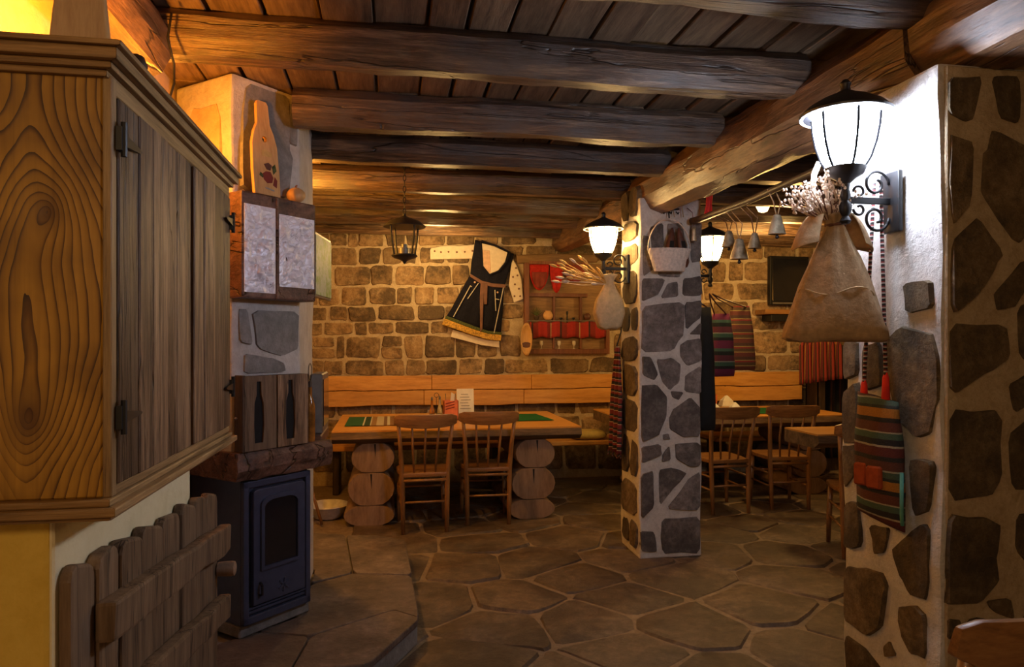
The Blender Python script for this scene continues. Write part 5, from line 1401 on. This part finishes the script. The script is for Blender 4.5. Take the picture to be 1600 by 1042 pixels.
# ------------------------------------------------------------------ woven bags, coat, television, skirt beyond the slim pillar
def woven(name, label, cat, px0, px1, py0, py1, Y, mat, th=.05, taper=.75, skew=0, strap_to=None, low=None, lowmat=None):
    a, b = onY(px0, py0, Y), onY(px1, py1, Y)
    t = thing(name, label, cat, ((a[0] + b[0]) / 2, Y, b[2]))
    xm, hw = (a[0] + b[0]) / 2, (b[0] - a[0]) / 2
    rs = []
    for k in range(13):
        f = k / 12; z = a[2] + (b[2] - a[2]) * f
        w_ = hw * (taper + (1 - taper) * min(1, f * 1.6)); d_ = th * (.35 + .65 * sin(pi * min(1, .15 + .8 * f)))
        if k in (0, 12): d_ *= .5; w_ *= .95
        rs.append([(xm + skew * (f - .5) + w_ * cos(s_) * (abs(cos(s_)) ** -.35 if abs(cos(s_)) > .05 else 1) * (1 + .05 * nz(f * 4, cos(s_), 1)), Y + d_ * sin(s_) + .012 * nz(cos(s_) * 2, f * 5, 3), z + .01 * cos(s_) * skew * 8) for s_ in [2 * pi * i / 24 for i in range(24)]])
    MB().rings(rs).build('woven_body', mat, t, smooth=True)
    if strap_to:
        for dx in (-.7, .7):
            MB().tube([(xm + hw * taper * dx - skew * .5, Y, a[2] - .01), (xm + hw * .3 * dx + (strap_to[0] - xm) * .6, (Y + strap_to[1]) / 2, a[2] + (strap_to[2] - a[2]) * .6), strap_to], .006, 6).build('strap', M['leather'], t, smooth=True)
    return t
woven('woven_bag', 'plum bag with green bands hanging behind the slim pillar', 'bag', 1111, 1146, 490, 588, 4.99, M['bag_b'], .06, .8, .02, (2.27, 4.72, 1.80))
woven('woven_bag', 'rust striped woven bag hanging beside the plum bag', 'bag', 1140, 1178, 478, 578, 5.25, M['bag_c'], .05, .8, .03, (2.30, 4.73, 1.80))
woven('dark_coat', 'black coat hanging close behind the slim pillar', 'coat', 1092, 1116, 480, 672, 4.74, M['darktextile'], .05, .75, .02, (2.086, 4.74, 1.80))

a, b = onY(1202, 400, WB - .08), onY(1262, 477, WB - .08)
o = thing('television', 'small flat television on the stone wall of the bay', 'television', ((a[0] + b[0]) / 2, WB - .08, b[2]))
MB().box(a[0], b[0], WB - .10, WB - .04, b[2], a[2]).build('casing', M['iron'], o, bevel=.008, segs=2)
MB().box(a[0] + .03, b[0] - .03, WB - .103, WB - .097, b[2] + .05, a[2] - .03).build('screen', M['screen'], o, bevel=.002)
MB().box(a[0] + .03, b[0] - .03, WB - .102, WB - .097, b[2] + .012, b[2] + .03).build('speaker_strip', M['silver'], o)
MB().box(a[0] + .12, a[0] + .22, WB - .04, WB - .02, b[2] + .1, a[2] - .1).build('wall_mount', M['iron'], o)
s0_, s1_ = onY(1186, 484, WB - .1), onY(1262, 492, WB - .1)
sf_ = MB().box(s0_[0], s1_[0], WB - .24, WB - .015, s1_[2], s0_[2]).build('wall_shelf', M['chairx'], bevel=.004)
tag(sf_, 'narrow brown shelf on the wall under the television', 'shelf')
d0_, d1_ = onY(1204, 494, WB - .2), onY(1245, 503, WB - .2)
o = thing('receiver', 'black receiver with red standby lights under the wall shelf', 'receiver', (d0_[0] + .1, WB - .12, d1_[2]))
MB().box(d0_[0], d1_[0], WB - .22, WB - .015, s1_[2] - .075, s1_[2] - .002).build('case', M['iron'], o, bevel=.004)
for k in range(2):
    MB().box(d1_[0] - .10 + k * .03, d1_[0] - .085 + k * .03, WB - .223, WB - .219, s1_[2] - .045, s1_[2] - .033).build('standby_light', M['redled'], o)
wx0, wx1 = 4.64, 5.5
o = thing('wardrobe', 'dark open wardrobe frame in the bay corner with clothes', 'wardrobe', (5.05, 7.1, 0))
for x in (wx0, wx1): MB().box(x, x + .06, 6.95, 7.01, 0, 1.42).build('post', M['darkwood'], o, bevel=.004)
MB().box(wx0, wx1 + .06, 6.95, 7.01, 1.36, 1.42).build('top_rail', M['darkwood'], o, bevel=.004)
MB().box(wx0, wx1 + .06, 7.20, 7.22, 0, 1.42).build('back_panel', M['darkwood'], o)
MB().box(wx0, wx0 + .03, 6.98, 7.22, 0, 1.42).build('side_panel', M['darkwood'], o)
def skirt_fn(u, v):
    q0_, q1_ = onY(1252, 532, 6.85), onY(1318, 600, 6.85)
    x = q0_[0] + (q1_[0] - q0_[0]) * (.08 + .84 * u if v < .1 else u)
    z = q0_[2] + (q1_[2] - q0_[2]) * v * (1 - .12 * u)
    return (x, 6.88 - .02 * sin(u * 34) * (.4 + v), z)
sk2 = MB().sheet(skirt_fn, 60, 8, (0, .008, 0)).build('striped_skirt', M['skirt'], smooth=True)
tag(sk2, 'red striped pleated skirt hanging on the wardrobe rail', 'skirt')
def dark_fn(u, v):
    return (4.75 + .65 * u, 7.12 - .02 * sin(u * 40), 1.2 - 1.05 * v)
M['darkskirt'] = stripes('dark_cloth_stripes', [((.03, .015, .01), 3), ((.012, .01, .01), 2), ((.07, .02, .01), 1)], 'x', 9)
tag(MB().sheet(dark_fn, 60, 4, (0, .008, 0)).build('dark_dress', M['darkskirt'], smooth=True), 'long dark clothes hanging inside the wardrobe', 'clothes')

# ------------------------------------------------------------------ big burlap sack and striped bag on the broad pillar
Yb = 2.10
cxs = onY(1310, 440, Yb)[0]
zbot, ztie = onY(1310, 532, Yb)[2], onY(1305, 352, Yb)[2]
hh = ztie - zbot
prof = [(zbot - .004, .150, .045), (zbot + .006, .168, .060), (zbot + .04, .160, .066), (zbot + .25 * hh, .138, .066), (zbot + .5 * hh, .106, .058), (zbot + .72 * hh, .072, .048), (zbot + .9 * hh, .040, .034), (zbot + hh, .026, .026), (zbot + hh + .02, .036, .036), (zbot + hh + .035, .05, .042)]
cxs -= .012
bs = sack('burlap_sack', 'large natural burlap sack of dried flowers hung under the brightest lamp', cxs, Yb, prof, .20, M['burlap'], None, -.35)
sm = []
zs_ = zbot + .42 * hh
for k in range(25):
    a = pi + pi * k / 24
    sq = (abs(cos(a)) ** 2.6 + abs(sin(a)) ** 2.6) ** (-1 / 2.6)
    x_, y_ = .1165 * cos(a) * sq, .0625 * sin(a) * sq
    sm.append((cxs + x_ * cos(-.35) - y_ * sin(-.35), Yb + x_ * sin(-.35) + y_ * cos(-.35), zs_ + .012 * sin(k * .5)))
MB().tube(sm, .0025, 5).build('seam', M['sackwarm'], bs)
def flap(sg, nm):
    def fn(u, v):
        # turned-down ear of the sack mouth
        a = (u - .5) * 1.9
        r = .02 + .125 * v ** .8
        return (cxs + sg * (r * cos(a)) - .01, Yb - .045 * sg * v * 0 + r * .45 * sin(a), zbot + hh + .03 - .12 * v * v * (1 - .4 * abs(u - .5)) + .018 * sin(pi * v))
    MB().sheet(fn, 14, 10, (0, 0, .004)).build(nm, M['burlap'], bs, smooth=True)
flap(-1, 'sack_flap'); flap(1, 'sack_flap')
MB().tube([(cxs + .030 * cos(a) * .96, Yb + .030 * sin(a), zbot + hh + .002 * sin(3 * a)) for a in [k * pi / 8 for k in range(17)]], .005, 6).build('tie_cord', M['twig'], bs)
lampx = XB - .012 - .175
for sg in (-1, 1):
    MB().tube([(cxs + .02 * sg, Yb, zbot + hh), (cxs + .03 * sg, Yb, zbot + hh + .05), (lampx + .02 * sg + .04, Yb + .01, onX(1396, 312, XB - .012)[2] - .012)], .003, 5).build('hanging_cord', M['twig'], bs)
for k in range(110):
    a = random.uniform(-1.35, 1.0); L = random.uniform(.05, .165); e = random.uniform(-.7, .9)
    b_ = (cxs - .02 + .03 * sin(a), Yb - .01, zbot + hh + .015)
    tip = (cxs - .03 + L * sin(a) * 1.0 - .025, Yb - .02 - L * .45 * max(0, e) + L * .2 * min(0, e) * -1, zbot + hh + .02 + L * cos(a) * .85)
    md_ = tuple((p + q) / 2 + random.uniform(-.006, .006) for p, q in zip(b_, tip))
    MB().tube([b_, md_, tip], [.0016, .0016, .001], 4).build('flower_stem', M['twig' if k % 3 == 0 else 'dryflower'], bs)
    v = []
    for q in range(3):
        d = [random.uniform(-.009, .009) for _ in range(3)]
        MBv = MB().lathe([(.001, -.005), (.005, -.002), (.004, .003), (.001, .006)], tuple(p + x for p, x in zip(tip, d)), 6)
        v.append(MBv)
    mm = v[0]
    for e2 in v[1:]: mm.add(e2.v, e2.f)
    mm.build('flower_head', M['dryflower'], bs, kind='stuff')
hq = onY(1272, 300, 2.15)
ho_ = MB().tube([(hq[0], 2.15, hq[2] - .03), (hq[0] - .004, 2.15, hq[2] + .02), (hq[0] + .0, 2.15, hq[2] + .06), (hq[0] + .018, 2.15, hq[2] + .10)], [.006, .009, .010, .009], 10).build('white_hook', M['basket'], smooth=True)
tag(ho_, 'curved pale basket handle rising behind the burlap sack flowers', 'handle')

Xs = XB - .045
zt1, zb1_ = onX(1372, 620, Xs)[2], onX(1375, 812, Xs)[2]
yb0, yb1 = onX(1412, 700, Xs)[1], onX(1338, 700, Xs)[1]
sb = thing('striped_bag', 'multicoloured striped woven shoulder bag hanging on the broad pillar', 'bag', (Xs, (yb0 + yb1) / 2, zb1_))
rs = []
ym, hwy = (yb0 + yb1) / 2, (yb1 - yb0) / 2
for k in range(15):
    f = k / 14; z = zt1 + (zb1_ - zt1) * f
    w_ = hwy * (.86 + .14 * f) * (1 + .05 * nz(f * 4, 1, 2)); d_ = .022 + .022 * sin(pi * f)
    if k in (0, 14): d_ *= .6
    rs.append([(Xs + d_ * sin(s_) + .008 * nz(cos(s_) * 2, f * 4, 3), ym - .014 * (f - .5) + w_ * (cos(s_) if abs(cos(s_)) < .5 else math.copysign(.5 + (abs(cos(s_)) - .5) * 1.0, cos(s_))), z + .012 * cos(s_)) for s_ in [2 * pi * i / 24 for i in range(24)]])
MB().rings(rs).build('bag_body', M['bag_a'], sb, smooth=True)
zz_ = zb1_ + .36 * (zt1 - zb1_)
for dy, w__ in ((-.03, .032), (.035, .030)):
    MB().prism([(Xs - .046, ym + dy - w__, zz_ - .035), (Xs - .050, ym + dy + w__, zz_ - .04), (Xs - .050, ym + dy + w__, zz_ + .035), (Xs - .046, ym + dy - w__, zz_ + .04)],
               [(Xs - .02, ym + dy - w__, zz_ - .035), (Xs - .02, ym + dy + w__, zz_ - .04), (Xs - .02, ym + dy + w__, zz_ + .035), (Xs - .02, ym + dy - w__, zz_ + .04)]).build('orange_patch', M['patch'], sb, bevel=.006)
MB().tube([(Xs - .01, yb0 - .004, zz_ + .03), (Xs - .012, yb0 - .006, zz_ - .10), (Xs - .006, yb0 - .002, zb1_ + .01)], .006, 6).build('teal_edging', M['teal'], sb, smooth=True)
for (px, px2, pyk) in ((1384, 1376, 590), (1350, 1366, 600)):
    p_b = onX(px, 622, Xs); p_m = onX(px, pyk, Xs); p_t = onX(px2, 285, XB - .055)
    MB().tube([p_b, p_m, tuple((a + b) / 2 for a, b in zip(p_m, p_t)), p_t], .006, 8).build('braided_strap', M['braid'], sb, smooth=True)
    MB().tube([(p_b[0], p_b[1], p_b[2] - .01), p_m, (p_m[0], p_m[1], p_m[2] + .02)], [.018, .013, .005], 8, .6).build('red_tab', M['redbright'], sb, smooth=True)
